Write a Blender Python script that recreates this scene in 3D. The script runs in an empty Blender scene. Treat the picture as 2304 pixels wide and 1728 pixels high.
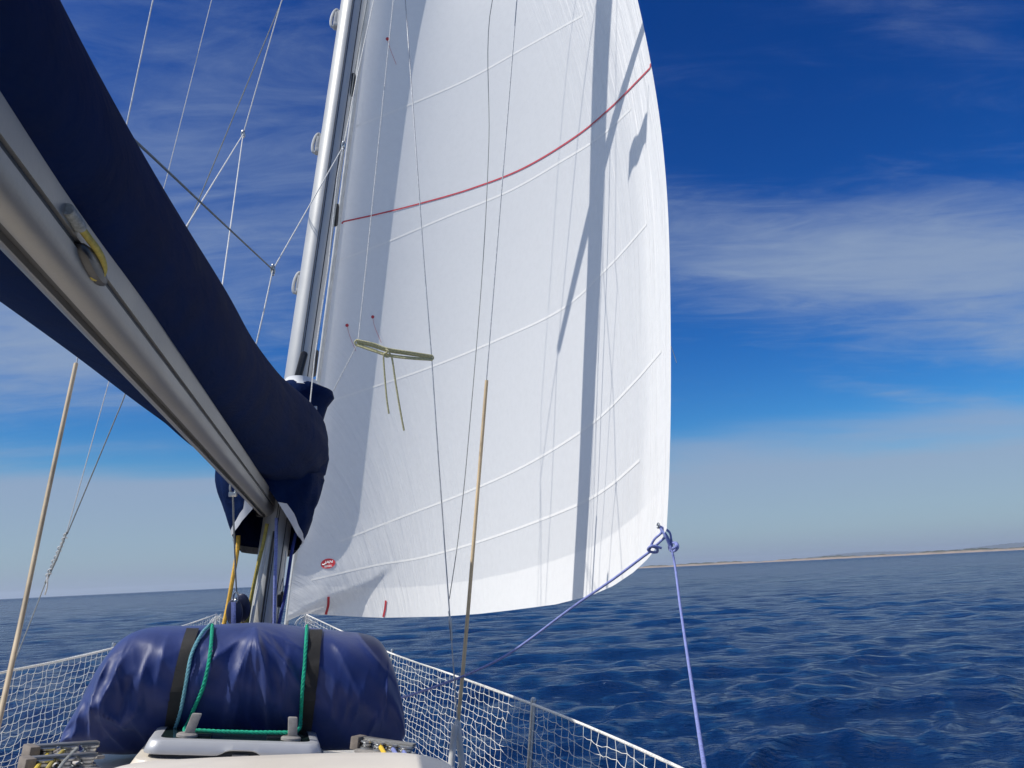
import bpy, bmesh, math, random
import numpy as np
from mathutils import Vector, Matrix
random.seed(7); rng = np.random.default_rng(7)
sc = bpy.context.scene
COL = sc.collection

# ------------------------------------------------------------------ camera
FPX = 1850.0                                   # focal length in photo pixels (2304 wide)
TH = math.atan(427.5 / FPX); RO = math.radians(2.78)
CAM = np.array([0, 0, 2.3])
r0 = np.array([1.0, 0, 0]); f0 = np.array([0, math.cos(TH), math.sin(TH)]); u0 = np.cross(r0, f0)
RV = math.cos(RO) * r0 - math.sin(RO) * u0; UV_ = math.sin(RO) * r0 + math.cos(RO) * u0
cam = bpy.data.cameras.new('camera'); cam_o = bpy.data.objects.new('camera', cam); COL.objects.link(cam_o)
cam.sensor_fit = 'HORIZONTAL'; cam.sensor_width = 36; cam.lens = 36 * FPX / 2304
cam.clip_start = 0.05; cam.clip_end = 120000
M = Matrix.Identity(4)
for i in range(3):
    M[i][0] = RV[i]; M[i][1] = UV_[i]; M[i][2] = -f0[i]; M[i][3] = CAM[i]
cam_o.matrix_world = M
sc.camera = cam_o

def ray(px, py): return f0 + RV * (px - 1152) / FPX - UV_ * (py - 864) / FPX
def P(px, py, z): return CAM + ray(px, py) * z
def proj(p):
    q = np.asarray(p) - CAM; z = q @ f0
    return 1152 + FPX * (q @ RV) / z, 864 - FPX * (q @ UV_) / z

# ------------------------------------------------------------------ sun and sky
SUN_AZ = math.radians(-114.5); SUN_EL = math.radians(50)   # azimuth from +Y towards +X
sundir = np.array([math.cos(SUN_EL) * math.sin(SUN_AZ), math.cos(SUN_EL) * math.cos(SUN_AZ), math.sin(SUN_EL)])
sl = bpy.data.lights.new('sun', 'SUN'); sl.energy = 4.5; sl.angle = math.radians(0.5); sl.color = (1.0, 0.96, 0.90)
so = bpy.data.objects.new('sun', sl); COL.objects.link(so)
so.rotation_euler = Vector(-sundir).to_track_quat('-Z', 'Y').to_euler()
vs = sc.view_settings; vs.view_transform = 'Standard'; vs.look = 'None'; vs.gamma = 1.0; vs.exposure = 0.0
vs.use_curve_mapping = False
sc.cycles.use_denoising = True

class NT:
    """tiny node-tree helper"""
    def __init__(s, nt): s.t = nt; s.n = nt.nodes; s.n.clear()
    def add(s, typ, **kw):
        nd = s.n.new(typ)
        ins = kw.pop('ins', {})
        for k, v in kw.items(): setattr(nd, k, v)
        for k, v in ins.items(): s.set(nd.inputs[k], v)
        return nd
    def set(s, sock, v):
        if isinstance(v, bpy.types.NodeSocket): s.t.links.new(v, sock)
        else: sock.default_value = v
    def math(s, op, a, b=0.0, clamp=False):
        nd = s.n.new('ShaderNodeMath'); nd.operation = op; nd.use_clamp = clamp
        s.set(nd.inputs[0], a); s.set(nd.inputs[1], b); return nd.outputs[0]
    def ramp(s, v, a, b, x=0.0, y=1.0, smooth=True):
        nd = s.n.new('ShaderNodeMapRange'); nd.interpolation_type = 'SMOOTHSTEP' if smooth else 'LINEAR'
        s.set(nd.inputs['Value'], v); s.set(nd.inputs['From Min'], a); s.set(nd.inputs['From Max'], b)
        s.set(nd.inputs['To Min'], x); s.set(nd.inputs['To Max'], y); return nd.outputs[0]
    def mix(s, f, a, b, blend='MIX'):
        nd = s.n.new('ShaderNodeMix'); nd.data_type = 'RGBA'; nd.blend_type = blend
        s.set(nd.inputs[0], f); s.set(nd.inputs[6], a); s.set(nd.inputs[7], b); return nd.outputs[2]
    def noise(s, vec, scale, detail=4, rough=.5, dist=0.0):
        nd = s.n.new('ShaderNodeTexNoise'); s.set(nd.inputs['Vector'], vec); nd.inputs['Scale'].default_value = scale
        nd.inputs['Detail'].default_value = detail; nd.inputs['Roughness'].default_value = rough
        nd.inputs['Distortion'].default_value = dist; return nd.outputs[0]
    def mapping(s, vec, loc=(0, 0, 0), rot=(0, 0, 0), scale=(1, 1, 1)):
        nd = s.n.new('ShaderNodeMapping'); s.set(nd.inputs[0], vec)
        nd.inputs[1].default_value = loc; nd.inputs[2].default_value = rot; nd.inputs[3].default_value = scale
        return nd.outputs[0]

w = bpy.data.worlds.new('World'); sc.world = w; w.use_nodes = True
n = NT(w.node_tree)
sky = n.add('ShaderNodeTexSky', sky_type='NISHITA', sun_disc=False, sun_elevation=SUN_EL, sun_rotation=SUN_AZ,
            air_density=1.0, dust_density=0.6, ozone_density=3.0)
geo = n.add('ShaderNodeTexCoord').outputs['Generated']
sep = n.add('ShaderNodeSeparateXYZ', ins={0: geo})
X, Y, Zs = sep.outputs
el = n.math('ARCSINE', Zs)                                   # elevation, radians
az = n.math('ARCTAN2', X, Y)                                 # azimuth, 0 = camera heading, + to the right
hsv = n.add('ShaderNodeHueSaturation', ins={'Hue': 0.512, 'Saturation': 1.42, 'Value': 1.0, 'Color': sky.outputs[0]})
gam = n.add('ShaderNodeGamma', ins={0: hsv.outputs[0], 1: 1.28})
base = n.mix(1.0, gam.outputs[0], (0.25, 0.43, 0.435, 1), 'MULTIPLY')
# high cirrus on a plane far above: direction projected by elevation
inv = n.math('DIVIDE', 1.0, n.math('ADD', n.math('MAXIMUM', Zs, 0.0), 0.10))
cx = n.math('MULTIPLY', X, inv); cy = n.math('MULTIPLY', Y, inv)
cv = n.add('ShaderNodeCombineXYZ', ins={0: cx, 1: cy, 2: 0.0}).outputs[0]
rotv = n.mapping(cv, loc=(1.3, 0.4, 0), rot=(0, 0, math.radians(22)), scale=(0.7, 1.25, 1))
nA = n.noise(rotv, 1.1, 10, .62, .5)
nB = n.noise(n.mapping(cv, loc=(5, 2, 0), rot=(0, 0, math.radians(38)), scale=(0.8, 2.6, 1)), 2.8, 10, .66, 1.2)
wisps = n.math('ADD', n.math('MULTIPLY', nA, 0.64), n.math('MULTIPLY', nB, 0.36))
def blob(a0, e0, sa, se, tilt=0.0):
    da = n.math('SUBTRACT', az, math.radians(a0)); de = n.math('SUBTRACT', el, math.radians(e0))
    de = n.math('SUBTRACT', de, n.math('MULTIPLY', da, tilt))
    q = n.math('ADD', n.math('POWER', n.math('ABSOLUTE', n.math('DIVIDE', da, math.radians(sa))), 2.0),
               n.math('POWER', n.math('ABSOLUTE', n.math('DIVIDE', de, math.radians(se))), 2.0))
    return n.math('EXPONENT', n.math('MULTIPLY', q, -1.0))
def addall(*a):
    r = a[0]
    for b in a[1:]: r = n.math('ADD', r, b)
    return r
cover = addall(n.math('MULTIPLY', blob(22, 19.0, 20, 4.6, -0.25), 1.02), n.math('MULTIPLY', blob(31, 16.5, 9, 3.4, -0.1), 0.35), n.math('MULTIPLY', blob(-30, 15, 9, 4.0, 0.1), 0.85),
               n.math('MULTIPLY', blob(-20, 27, 24, 15, 0.1), 0.66), n.math('MULTIPLY', blob(26, 9.8, 7, 0.7, -0.28), 0.6),
               n.math('MULTIPLY', blob(32, 11.8, 3.0, 1.8), 0.5), n.math('MULTIPLY', blob(24, 36, 12, 2.0, -0.6), 0.22))
dens = n.ramp(n.math('ADD', wisps, n.math('MULTIPLY', cover, 0.36)), 0.53, 1.02)
dens = n.math('MULTIPLY', dens, 0.80)
# low bank of thin cloud above the horizon, torn along its upper edge
nC = n.noise(n.mapping(cv, scale=(.35, .8, 1)), 1.3, 6, .55, .3)
edge = n.math('ADD', el, n.math('MULTIPLY', n.math('SUBTRACT', nC, 0.5), 0.13))
low = n.ramp(edge, math.radians(9.6), math.radians(5.6))
low = n.math('MULTIPLY', low, 0.80)
c1 = n.mix(dens, base, (1.95, 2.55, 3.55, 1))
c2 = n.mix(low, c1, (2.12, 2.58, 3.52, 1))
c3 = n.mix(n.ramp(el, math.radians(2.2), math.radians(0.0), 0, .55), c2, (1.75, 2.22, 3.15, 1))
# bright haze added round the sun, outside the frame, to raise fill light
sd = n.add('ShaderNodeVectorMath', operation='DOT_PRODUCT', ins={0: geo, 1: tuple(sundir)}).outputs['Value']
sky_fill = n.math('MULTIPLY', n.ramp(sd, .45, 1.0), n.ramp(nA, .25, .65, .45, 1.0))
c3 = n.mix(sky_fill, c3, (5.2, 5.7, 6.5, 1))
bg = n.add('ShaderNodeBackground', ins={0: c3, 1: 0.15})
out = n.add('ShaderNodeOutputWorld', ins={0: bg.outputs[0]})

# ------------------------------------------------------------------ boat frame (heeled to starboard, heading left of the camera)
A = math.radians(16.9); H = math.radians(7.2)
ZV = np.array([0, 0, 1.0])
F = np.array([-math.sin(A), math.cos(A), 0]); S0 = np.array([math.cos(A), math.sin(A), 0])
S = S0 * math.cos(H) - ZV * math.sin(H); U = ZV * math.cos(H) + S0 * math.sin(H)
def B(a, s, u): return CAM + a * F + s * S + u * U
def tob(p): q = np.asarray(p) - CAM; return np.array([q @ F, q @ S, q @ U])
def PA(px, py, a):
    d = ray(px, py); return CAM + d * (a / (d @ F))

# ------------------------------------------------------------------ mesh helpers
def catmull(pts, seg=8):
    p = np.array(pts, float)
    if len(p) < 3: return p
    e = np.vstack([2 * p[0] - p[1], p, 2 * p[-1] - p[-2]]); o = []
    for i in range(1, len(e) - 2):
        a, b, c, d = e[i - 1], e[i], e[i + 1], e[i + 2]
        for t in np.linspace(0, 1, seg, endpoint=False):
            o.append(.5 * ((2 * b) + (-a + c) * t + (2 * a - 5 * b + 4 * c - d) * t * t + (-a + 3 * b - 3 * c + d) * t ** 3))
    o.append(p[-1]); return np.array(o)
def frames(p):
    t = np.gradient(p, axis=0); t /= np.linalg.norm(t, axis=1)[:, None] + 1e-12
    ref = np.array([0, 0, 1.0]) if abs(t[0][2]) < .9 else np.array([1.0, 0, 0])
    nn = []; v = np.cross(t[0], ref); v /= np.linalg.norm(v)
    for k in t:
        v = v - k * (v @ k); v /= np.linalg.norm(v) + 1e-12; nn.append(v)
    nn = np.array(nn); return t, nn, np.cross(t, nn)
class MB:
    def __init__(s): s.v = []; s.f = []; s.m = []; s.c = 0; s.uv = None
    def add(s, v, f, m=0):
        v = np.asarray(v, float).reshape(-1, 3); s.v.append(v)
        for q in f: s.f.append(tuple(int(i) + s.c for i in q)); s.m.append(m)
        s.c += len(v); return s
    def rings(s, R, closed=True, cap=True, m=0):
        R = np.asarray(R, float); a, b = R.shape[:2]; f = []
        for i in range(a - 1):
            for j in range(b if closed else b - 1):
                k = (j + 1) % b
                f.append((i * b + j, i * b + k, (i + 1) * b + k, (i + 1) * b + j))
        if cap and closed:
            f.append(tuple(range(b - 1, -1, -1))); f.append(tuple((a - 1) * b + j for j in range(b)))
        return s.add(R.reshape(-1, 3), f, m)
    def tube(s, pts, r, nseg=8, cap=True, m=0, twist=None):
        p = np.array(pts, float)
        t, nn, bb = frames(p); r = np.broadcast_to(np.asarray(r, float), (len(p),))
        an = np.linspace(0, 2 * math.pi, nseg, endpoint=False)
        R = p[:, None] + r[:, None, None] * (np.cos(an)[None, :, None] * nn[:, None] + np.sin(an)[None, :, None] * bb[:, None])
        return s.rings(R, True, cap, m)
    def box(s, c, ax, h, bev=0.0, seg=2, m=0):
        bm = bmesh.new(); bmesh.ops.create_cube(bm, size=2)
        for vv in bm.verts: vv.co = Vector((vv.co.x * h[0], vv.co.y * h[1], vv.co.z * h[2]))
        if bev > 0: bmesh.ops.bevel(bm, geom=bm.edges[:], offset=bev, segments=seg, profile=.6, affect='EDGES')
        bm.verts.index_update()
        V = np.array([vv.co for vv in bm.verts]); Fc = [[vv.index for vv in fc.verts] for fc in bm.faces]; bm.free()
        ax = np.array(ax); return s.add(np.asarray(c) + V @ ax, Fc, m)
    def lathe(s, c, axis, prof, nseg=20, m=0):
        axis = np.asarray(axis, float) / np.linalg.norm(axis); ref = np.array([0, 0, 1.0]) if abs(axis[2]) < .9 else np.array([1.0, 0, 0])
        a = np.cross(axis, ref); a /= np.linalg.norm(a); b = np.cross(axis, a)
        an = np.linspace(0, 2 * math.pi, nseg, endpoint=False)
        R = [np.asarray(c) + axis * h + r * (np.cos(an)[:, None] * a + np.sin(an)[:, None] * b) for r, h in prof]
        return s.rings(R, True, True, m)
    def ball(s, c, ax, rad, nu=14, nv=9, m=0):
        R = []
        for t in np.linspace(.06, math.pi - .06, nv):
            a = np.linspace(0, 2 * math.pi, nu, endpoint=False)
            q = np.stack([np.sin(t) * np.cos(a) * rad[0], np.sin(t) * np.sin(a) * rad[1], np.full(nu, np.cos(t) * rad[2])], 1)
            R.append(np.asarray(c) + q @ np.array(ax))
        return s.rings(R, True, True, m)
    def build(s, name, mats, parent=None, smooth=True, origin=None, angle=40):
        V = np.concatenate(s.v)
        if parent is not None:
            o0 = np.zeros(3); p = parent
            while p is not None: o0 = o0 + np.array(p.location); p = p.parent
        else: o0 = np.array(origin) if origin is not None else V[np.argmin(V[:, 2])]
        me = bpy.data.meshes.new(name)
        me.from_pydata((V - o0).tolist(), [], s.f)
        if not isinstance(mats, (list, tuple)): mats = [mats]
        for q in mats: me.materials.append(q)
        if len(mats) > 1: me.polygons.foreach_set('material_index', s.m)
        if s.uv is not None:
            for nm, arr in s.uv.items():
                l = me.uv_layers.new(name=nm); li = np.zeros(len(me.loops), int); me.loops.foreach_get('vertex_index', li)
                l.data.foreach_set('uv', np.asarray(arr)[li].astype(np.float32).ravel())
        bm = bmesh.new(); bm.from_mesh(me); bmesh.ops.recalc_face_normals(bm, faces=bm.faces); bm.to_mesh(me); bm.free()
        if smooth:
            me.polygons.foreach_set('use_smooth', [True] * len(me.polygons))
            if angle: me.set_sharp_from_angle(angle=math.radians(angle))
        me.update()
        o = bpy.data.objects.new(name, me); COL.objects.link(o)
        if parent is not None: o.parent = parent
        else: o.location = o0
        return o
def tag(o, label=None, cat=None, group=None, kind=None):
    if label: o['label'] = label
    if cat: o['category'] = cat
    if group: o['group'] = group
    if kind: o['kind'] = kind
    return o
def thing(name, loc, label, cat, group=None):
    o = bpy.data.objects.new(name, None); COL.objects.link(o); o.location = tuple(loc); o.empty_display_size = .1
    return tag(o, label, cat, group)

# ------------------------------------------------------------------ materials
def mat(name, col, rough=.5, metal=0.0, var=.12, vscale=6.0, bump=0.0, bscale=200.0, spec=.5, coat=0.0, sheen=0.0, stretch=None, fold=0.0, fscale=8.0):
    m = bpy.data.materials.new(name); m.use_nodes = True; k = NT(m.node_tree)
    co = k.add('ShaderNodeTexCoord').outputs['Object']
    if stretch: co = k.mapping(co, scale=stretch)
    nz = k.noise(co, vscale, 5, .6)
    fac = k.ramp(nz, .3, .7, 1 - var, 1 + var, False)
    c = k.add('ShaderNodeMix', data_type='RGBA', blend_type='MULTIPLY'); c.inputs[0].default_value = 1.0
    c.inputs[6].default_value = (*col, 1)
    cc = k.add('ShaderNodeCombineColor', ins={0: fac, 1: fac, 2: fac}); k.set(c.inputs[7], cc.outputs[0])
    b = k.add('ShaderNodeBsdfPrincipled', ins={'Base Color': c.outputs[2], 'Metallic': metal})
    k.set(b.inputs['Roughness'], k.ramp(nz, .3, .7, max(rough - .06, .02), min(rough + .08, 1), False))
    b.inputs['Specular IOR Level'].default_value = spec
    if coat: b.inputs['Coat Weight'].default_value = coat
    if sheen: b.inputs['Sheen Weight'].default_value = sheen
    if bump:
        nb = k.noise(co, bscale, 3, .6)
        bp = k.add('ShaderNodeBump', ins={'Strength': bump, 'Distance': .004, 'Height': nb})
        if fold:
            nf = k.noise(k.mapping(co, rot=(.35, .2, .5), scale=(1.0, .35, 1.0)), fscale, 5, .58, .8)
            k.set(bp.inputs['Normal'], k.add('ShaderNodeBump', ins={'Strength': fold, 'Distance': .03, 'Height': nf}).outputs[0])
        k.set(b.inputs['Normal'], bp.outputs[0])
    k.add('ShaderNodeOutputMaterial', ins={0: b.outputs[0]})
    return m
alu = mat('brushed_aluminium', (.47, .47, .46), .46, .30, .07, 3, .10, 90, stretch=(1, 1, 1))
alu_boom = mat('dull_anodised_aluminium', (.235, .228, .215), .42, .5, .08, 5, .10, 90)
steel = mat('stainless_steel', (.42, .43, .44), .30, 1.0, .1, 20)
wire = mat('galvanised_wire', (.42, .43, .44), .45, .6, .25, 60)
line_w = mat('white_braided_line', (.62, .61, .58), .8, 0, .25, 150, .4, 500)
line_g = mat('grey_weathered_line', (.24, .25, .24), .85, 0, .35, 150, .4, 500)
black_pl = mat('black_plastic', (.012, .013, .016), .42, 0, .2, 20)
slot_dark = mat('dark_track_insert', (.035, .035, .038), .6, 0, .2, 20)
navy = mat('navy_canvas', (.0026, .0118, .054), .8, 0, .22, 7, .35, 900, spec=.06, fold=1.0, fscale=4.5)
tape_w = mat('pale_grey_tape', (.62, .63, .65), .6, 0, .1, 10)
yel = mat('yellow_rope', (.38, .30, .065), .8, 0, .3, 90, .5, 500)
oran = mat('orange_yellow_rope', (.66, .38, .05), .8, 0, .25, 90, .5, 500)
cream_rope = mat('cream_green_rope', (.46, .43, .24), .85, 0, .3, 120, .5, 500)
violet = mat('violet_blue_rope', (.20, .235, .50), .8, 0, .3, 120, .5, 500)
dblue = mat('dark_blue_rope', (.02, .035, .20), .8, 0, .3, 120, .5, 500)
green = mat('green_rope', (.0, .34, .20), .75, 0, .28, 140, .6, 420)
teal = mat('faded_teal_rope', (.15, .36, .42), .8, 0, .28, 140, .6, 420)
tube_b = mat('weathered_shroud_tube', (.58, .44, .26), .6, 0, .35, 3, .2, 120)
tube_r = mat('reddish_shroud_tube', (.44, .345, .225), .6, 0, .4, 3, .2, 120)
white_pl = mat('chalky_white_plastic', (.55, .55, .53), .6, 0, .15, 12)
net_m = mat('white_netting_cord', (.74, .72, .67), .85, 0, .15, 40)
gel = mat('cream_gelcoat', (.66, .60, .51), .38, 0, .05, 3, .05, 300)
deckg = mat('grey_nonskid_deck', (.46, .44, .40), .7, 0, .1, 6, .5, 500)
teak = mat('weathered_teak', (.17, .145, .125), .8, 0, .35, 14, .4, 200)
blk_web = mat('black_webbing', (.014, .013, .013), .75, 0, .3, 60, .5, 900)
frame_al = mat('satin_hatch_frame', (.46, .47, .49), .42, .25, .06, 5)
acryl = mat('smoked_acrylic', (.015, .03, .03), .12, 0, .1, 4, spec=.6, coat=.5)
grey_pl = mat('grey_plastic_handle', (.25, .235, .22), .6, 0, .25, 40)
blk_blue = mat('blue_black_block_cheek', (.02, .025, .06), .35, 0, .25, 30)
red_m = mat('red_sail_tape', (.42, .035, .05), .6, 0, .15, 12)
logo_r = mat('red_sticker', (.66, .05, .06), .55, 0, .05, 12)
logo_w = mat('white_lettering', (.86, .84, .82), .55, 0, .03, 12)
hull_m = mat('white_hull_gelcoat', (.78, .78, .76), .3, 0, .04, 2)

# ------------------------------------------------------------------ sea
def make_sea():
    SZ = 0.0
    nr, na = 1200, 1000
    r = 1.2 * np.exp(np.linspace(0, math.log(25000 / 1.2), nr))
    a = np.radians(np.linspace(-72, 62, na))
    rr, aa = np.meshgrid(r, a, indexing='ij')
    x = rr * np.sin(aa); y = rr * np.cos(aa)
    sp = np.maximum(rr * (r[1] / r[0] - 1), rr * (a[1] - a[0]))
    z = np.zeros_like(x); dx = np.zeros_like(x); dy = np.zeros_like(x)
    R = np.random.default_rng(11)
    wind = math.radians(-22)                                  # waves run from the left, towards the right
    lam = 7.5 * (.22 / 7.5) ** np.linspace(0, 1, 72) * R.uniform(.92, 1.08, 72)
    for L in lam:
        th = wind + math.pi * 0.5 * 0 + R.normal(0, .60)
        k = 2 * math.pi / L
        amp = .0074 * L ** 0.46 * R.uniform(.5, 1.25) * (0.6 if L > 4 else 1.0)
        ph = R.uniform(0, 2 * math.pi)
        # direction of travel measured like azimuth
        kx, ky = math.sin(th), math.cos(th)
        arg = k * (x * kx + y * ky) + ph + .8 * np.sin(.13 * x + ph) + .7 * np.sin(.11 * y + 1.7 * ph)
        fade = np.clip((L / sp - 2.5) / 3.0, 0, 1)
        s_, c_ = np.sin(arg), np.cos(arg)
        z += amp * fade * c_
        dx -= kx * amp * fade * s_ * .75; dy -= ky * amp * fade * s_ * .75
    # groups of larger and smaller chop
    grp = 1 + .35 * np.sin(.09 * x + .05 * y + 1) * np.sin(.06 * y - .03 * x + 2)
    z *= grp; x = x + dx * grp; y = y + dy * grp
    V = np.stack([x, y, z + SZ], -1).reshape(-1, 3).astype(np.float32)
    i = np.arange(nr - 1)[:, None] * na + np.arange(na - 1)[None]
    q = np.stack([i, i + 1, i + na + 1, i + na], -1).reshape(-1, 4)
    me = bpy.data.meshes.new('sea'); me.vertices.add(len(V)); me.vertices.foreach_set('co', V.ravel())
    me.loops.add(q.size); me.loops.foreach_set('vertex_index', q.ravel().astype(np.int32))
    me.polygons.add(len(q)); me.polygons.foreach_set('loop_start', np.arange(0, q.size, 4, dtype=np.int32))
    me.update(calc_edges=True)
    me.polygons.foreach_set('use_smooth', np.ones(len(q), bool))
    if me.polygons[10].normal.z < 0: me.flip_normals()
    m = bpy.data.materials.new('sea_water'); m.use_nodes = True; k = NT(m.node_tree)
    pos = k.add('ShaderNodeNewGeometry').outputs['Position']
    dist = k.add('ShaderNodeVectorMath', operation='LENGTH', ins={0: pos}).outputs['Value']
    def wn(sc_, det, ang, st, rg=.6, ds=.5):
        return k.noise(k.mapping(pos, rot=(0, 0, math.radians(ang)), scale=(st, 1.0, 1)), sc_, det, rg, ds)
    def peak(v): return k.math('POWER', v, 1.5)
    h = k.math('MULTIPLY', peak(wn(9.0, 4, -8, .55)), .034)
    h = k.math('ADD', h, k.math('MULTIPLY', peak(wn(3.0, 5, -20, .50)), .125))
    h = k.math('ADD', h, k.math('MULTIPLY', peak(wn(1.05, 5, 6, .45)), k.ramp(dist, 4, 30, .20, .42)))
    h = k.math('ADD', h, k.math('MULTIPLY', wn(.32, 5, -12, .42), k.ramp(dist, 25, 130, .0, 2.3)))
    h = k.math('ADD', h, k.math('MULTIPLY', wn(.08, 5, -6, .35), k.ramp(dist, 120, 700, .0, 13.0)))
    h = k.math('ADD', h, k.math('MULTIPLY', wn(.018, 5, -3, .30), k.ramp(dist, 800, 5000, .0, 60.0)))
    bp = k.add('ShaderNodeBump', ins={'Strength': 1.0, 'Distance': 1.0, 'Height': h})
    body = k.mix(k.ramp(k.noise(pos, .03, 3), .35, .65), (.0024, .018, .072, 1), (.0032, .023, .086, 1))
    b = k.add('ShaderNodeBsdfPrincipled', ins={'Base Color': body, 'Roughness': k.ramp(dist, 5, 1500, .09, .20), 'IOR': 1.33, 'Specular IOR Level': .26, 'Specular Tint': (.62, .76, 1.0, 1), 'Normal': bp.outputs[0]})
    k.add('ShaderNodeOutputMaterial', ins={0: b.outputs[0]})
    me.materials.append(m)
    o = bpy.data.objects.new('sea', me); COL.objects.link(o); tag(o, kind='structure')
make_sea()

# ------------------------------------------------------------------ distant coast
def coast(name, dist, pxa, pxb, hfun, depth, material):
    mb = MB(); N = 260; prof = 9
    rows = []
    for i in range(N):
        px = pxa + (pxb - pxa) * i / (N - 1)
        d = ray(px, 1300); d = np.array([d[0], d[1], 0]); d /= np.linalg.norm(d)
        h = hfun(px)
        row = []
        for j in range(prof):
            t = j / (prof - 1)
            hh = h * (math.sin(math.pi * min(t * 1.25, 1) * .5) ** .7) * (1 if t < .8 else (1 - t) / .2)
            hh *= 1 + .12 * math.sin(px * .37 + j * 1.9)
            row.append(d * (dist + depth * t + 60 * math.sin(px * .11)) + np.array([0, 0, hh - .5]))
        rows.append(row)
    mb.rings(rows, closed=False)
    o = mb.build(name, material, smooth=True, angle=None); tag(o, kind='structure'); return o
def land_mat():
    m = bpy.data.materials.new('scrub_and_pale_rock'); m.use_nodes = True; k = NT(m.node_tree)
    pos = k.add('ShaderNodeNewGeometry').outputs['Position']
    z = k.add('ShaderNodeSeparateXYZ', ins={0: pos}).outputs[2]
    n1 = k.noise(k.mapping(pos, scale=(1, 1, 4)), .012, 6, .65)
    rock = k.ramp(k.math('ADD', k.math('MULTIPLY', z, .045), k.math('MULTIPLY', n1, 1.3)), 1.30, .95)
    c = k.mix(rock, (.07, .08, .06, 1), (.34, .27, .21, 1))
    b = k.add('ShaderNodeBsdfDiffuse', ins={0: c}); k.add('ShaderNodeOutputMaterial', ins={0: b.outputs[0]}); return m
def hl(px):
    e = min(1, max(0, (px - 1412) / 40))
    return e * .85 * (13 + 9 * max(0, (px - 1600) / 700) + 4 * math.sin(px * .021) + 3 * math.sin(px * .057 + 1) + 2.0 * math.sin(px * .19) + 9 * math.exp(-((px - 1480) / 22) ** 2) + 7 * math.exp(-((px - 1620) / 45) ** 2))
coast('coast', 5200, 1405, 2700, hl, 900, land_mat())
far_m = mat('distant_wooded_hills', (.06, .075, .07), .9, 0, .2, .002)
coast('hills', 21000, 1560, 2900, lambda px: max(0, (px - 1560) / 640) * 110 + 30 * max(0, math.sin((px - 1600) * .006)) + 30 * math.sin(px * .017) * min(1, max(0, (px - 1560) / 200)), 3000, far_m)

# ------------------------------------------------------------------ hull, deck, coachroof
boat = thing('sailboat_hull', B(4.5, 0, -1.3), 'white sailing boat hull with cream deck and low coachroof under the blue bag', 'boat')
ST = [(-1.8, 1.25, -1.30), (0, 1.42, -1.27), (1.5, 1.50, -1.25), (2.6, 1.50, -1.235), (4.2, 1.36, -1.20), (5.8, 1.14, -1.13), (7.2, .84, -1.05), (8.4, .48, -.98), (9.3, .14, -.93), (9.55, .02, -.92)]
def st_interp(a):
    q = np.array(ST); return np.interp(a, q[:, 0], q[:, 1]), np.interp(a, q[:, 0], q[:, 2])
AL = np.linspace(-1.8, 9.55, 44)
mb = MB(); R = []
for a in AL:
    w_, d_ = st_interp(a)
    sec = []
    bot = -2.75 + .9 * max(0, (a - 5) / 4.55) ** 2
    for t in np.linspace(0, 1, 9): sec.append(B(a, -w_ * math.cos(t * math.pi / 2) ** .55, d_ + (bot - d_) * math.sin(t * math.pi / 2)))
    for t in np.linspace(1, 0, 9)[1:]: sec.append(B(a, w_ * math.cos(t * math.pi / 2) ** .55, d_ + (bot - d_) * math.sin(t * math.pi / 2)))
    R.append(sec)
mb.rings(R, closed=False); mb.build('hull', hull_m, boat)
mb = MB(); R = []
for a in AL:
    w_, d_ = st_interp(a)
    R.append([B(a, w_ * t, d_ - .02 + .05 * (1 - t * t)) for t in np.linspace(-1, 1, 13)])
mb.rings(R, closed=False); mb.build('deck', deckg, boat)
for sgn in (-1, 1):
    mb = MB(); R = []
    for a in AL:
        w_, d_ = st_interp(a); w_ = w_ - .02
        R.append([B(a, sgn * (w_ + x), d_ + y) for x, y in ((-.018, -.02), (-.016, .05), (-.008, .06), (.008, .06), (.016, .05), (.018, -.02))])
    mb.rings(R); mb.build('toe_rail', teak, boat)
# coachroof
ROOF = -.66
mb = MB(); R = []
for a in np.linspace(.95, 5.4, 24):
    t = (a - .95) / 4.45
    hw = np.interp(a, [.95, 2.5, 4, 5.4], [.92, .90, .74, .42]); hgt = ROOF + .0 - .42 * max(0, (t - .62) / .38) ** 2
    d_ = st_interp(a)[1]; sec = []
    prof = [(-1.08, d_ - .03), (-1.06, hgt - .12), (-1.03, hgt - .075), (-.96, hgt - .052)] + [(x, hgt - .05 * x * x) for x in np.linspace(-.88, .88, 11)] + [(.96, hgt - .052), (1.03, hgt - .075), (1.06, hgt - .12), (1.08, d_ - .03)]
    R.append([B(a, hw * x, y) for x, y in prof])
mb.rings(R, closed=False); o = mb.build('coachroof', gel, boat)
# near end of the companionway hatch garage, a low domed cream moulding
gar = thing('companionway_hatch', P(640, 1760, 1.75), 'cream domed companionway hatch cover in the foreground at the bottom edge', 'hatch')
mb = MB(); R = []
top = [(-700, 1900), (-100, 1842), (150, 1768), (290, 1727), (430, 1716), (560, 1710), (660, 1706), (760, 1703), (860, 1702), (920, 1703), (968, 1709), (1000, 1717), (1030, 1732), (1060, 1760), (1085, 1800)]
topc = catmull([(x, y, 0) for x, y in top], 5)
for j, (zz, drop) in enumerate([(2.0, .20), (1.99, .05), (1.97, .018), (1.93, .004), (1.86, 0), (1.75, 0.0), (1.6, .006), (1.4, .02), (1.1, .05)]):
    row = []
    for x, y, _ in topc:
        p0 = P(x, y, 1.86); fwd = F * ((zz - 1.86))
        row.append(p0 + fwd - U * drop)
    R.append(row)
mb.rings(R, closed=False); mb.build('cover', gel, gar)

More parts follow.
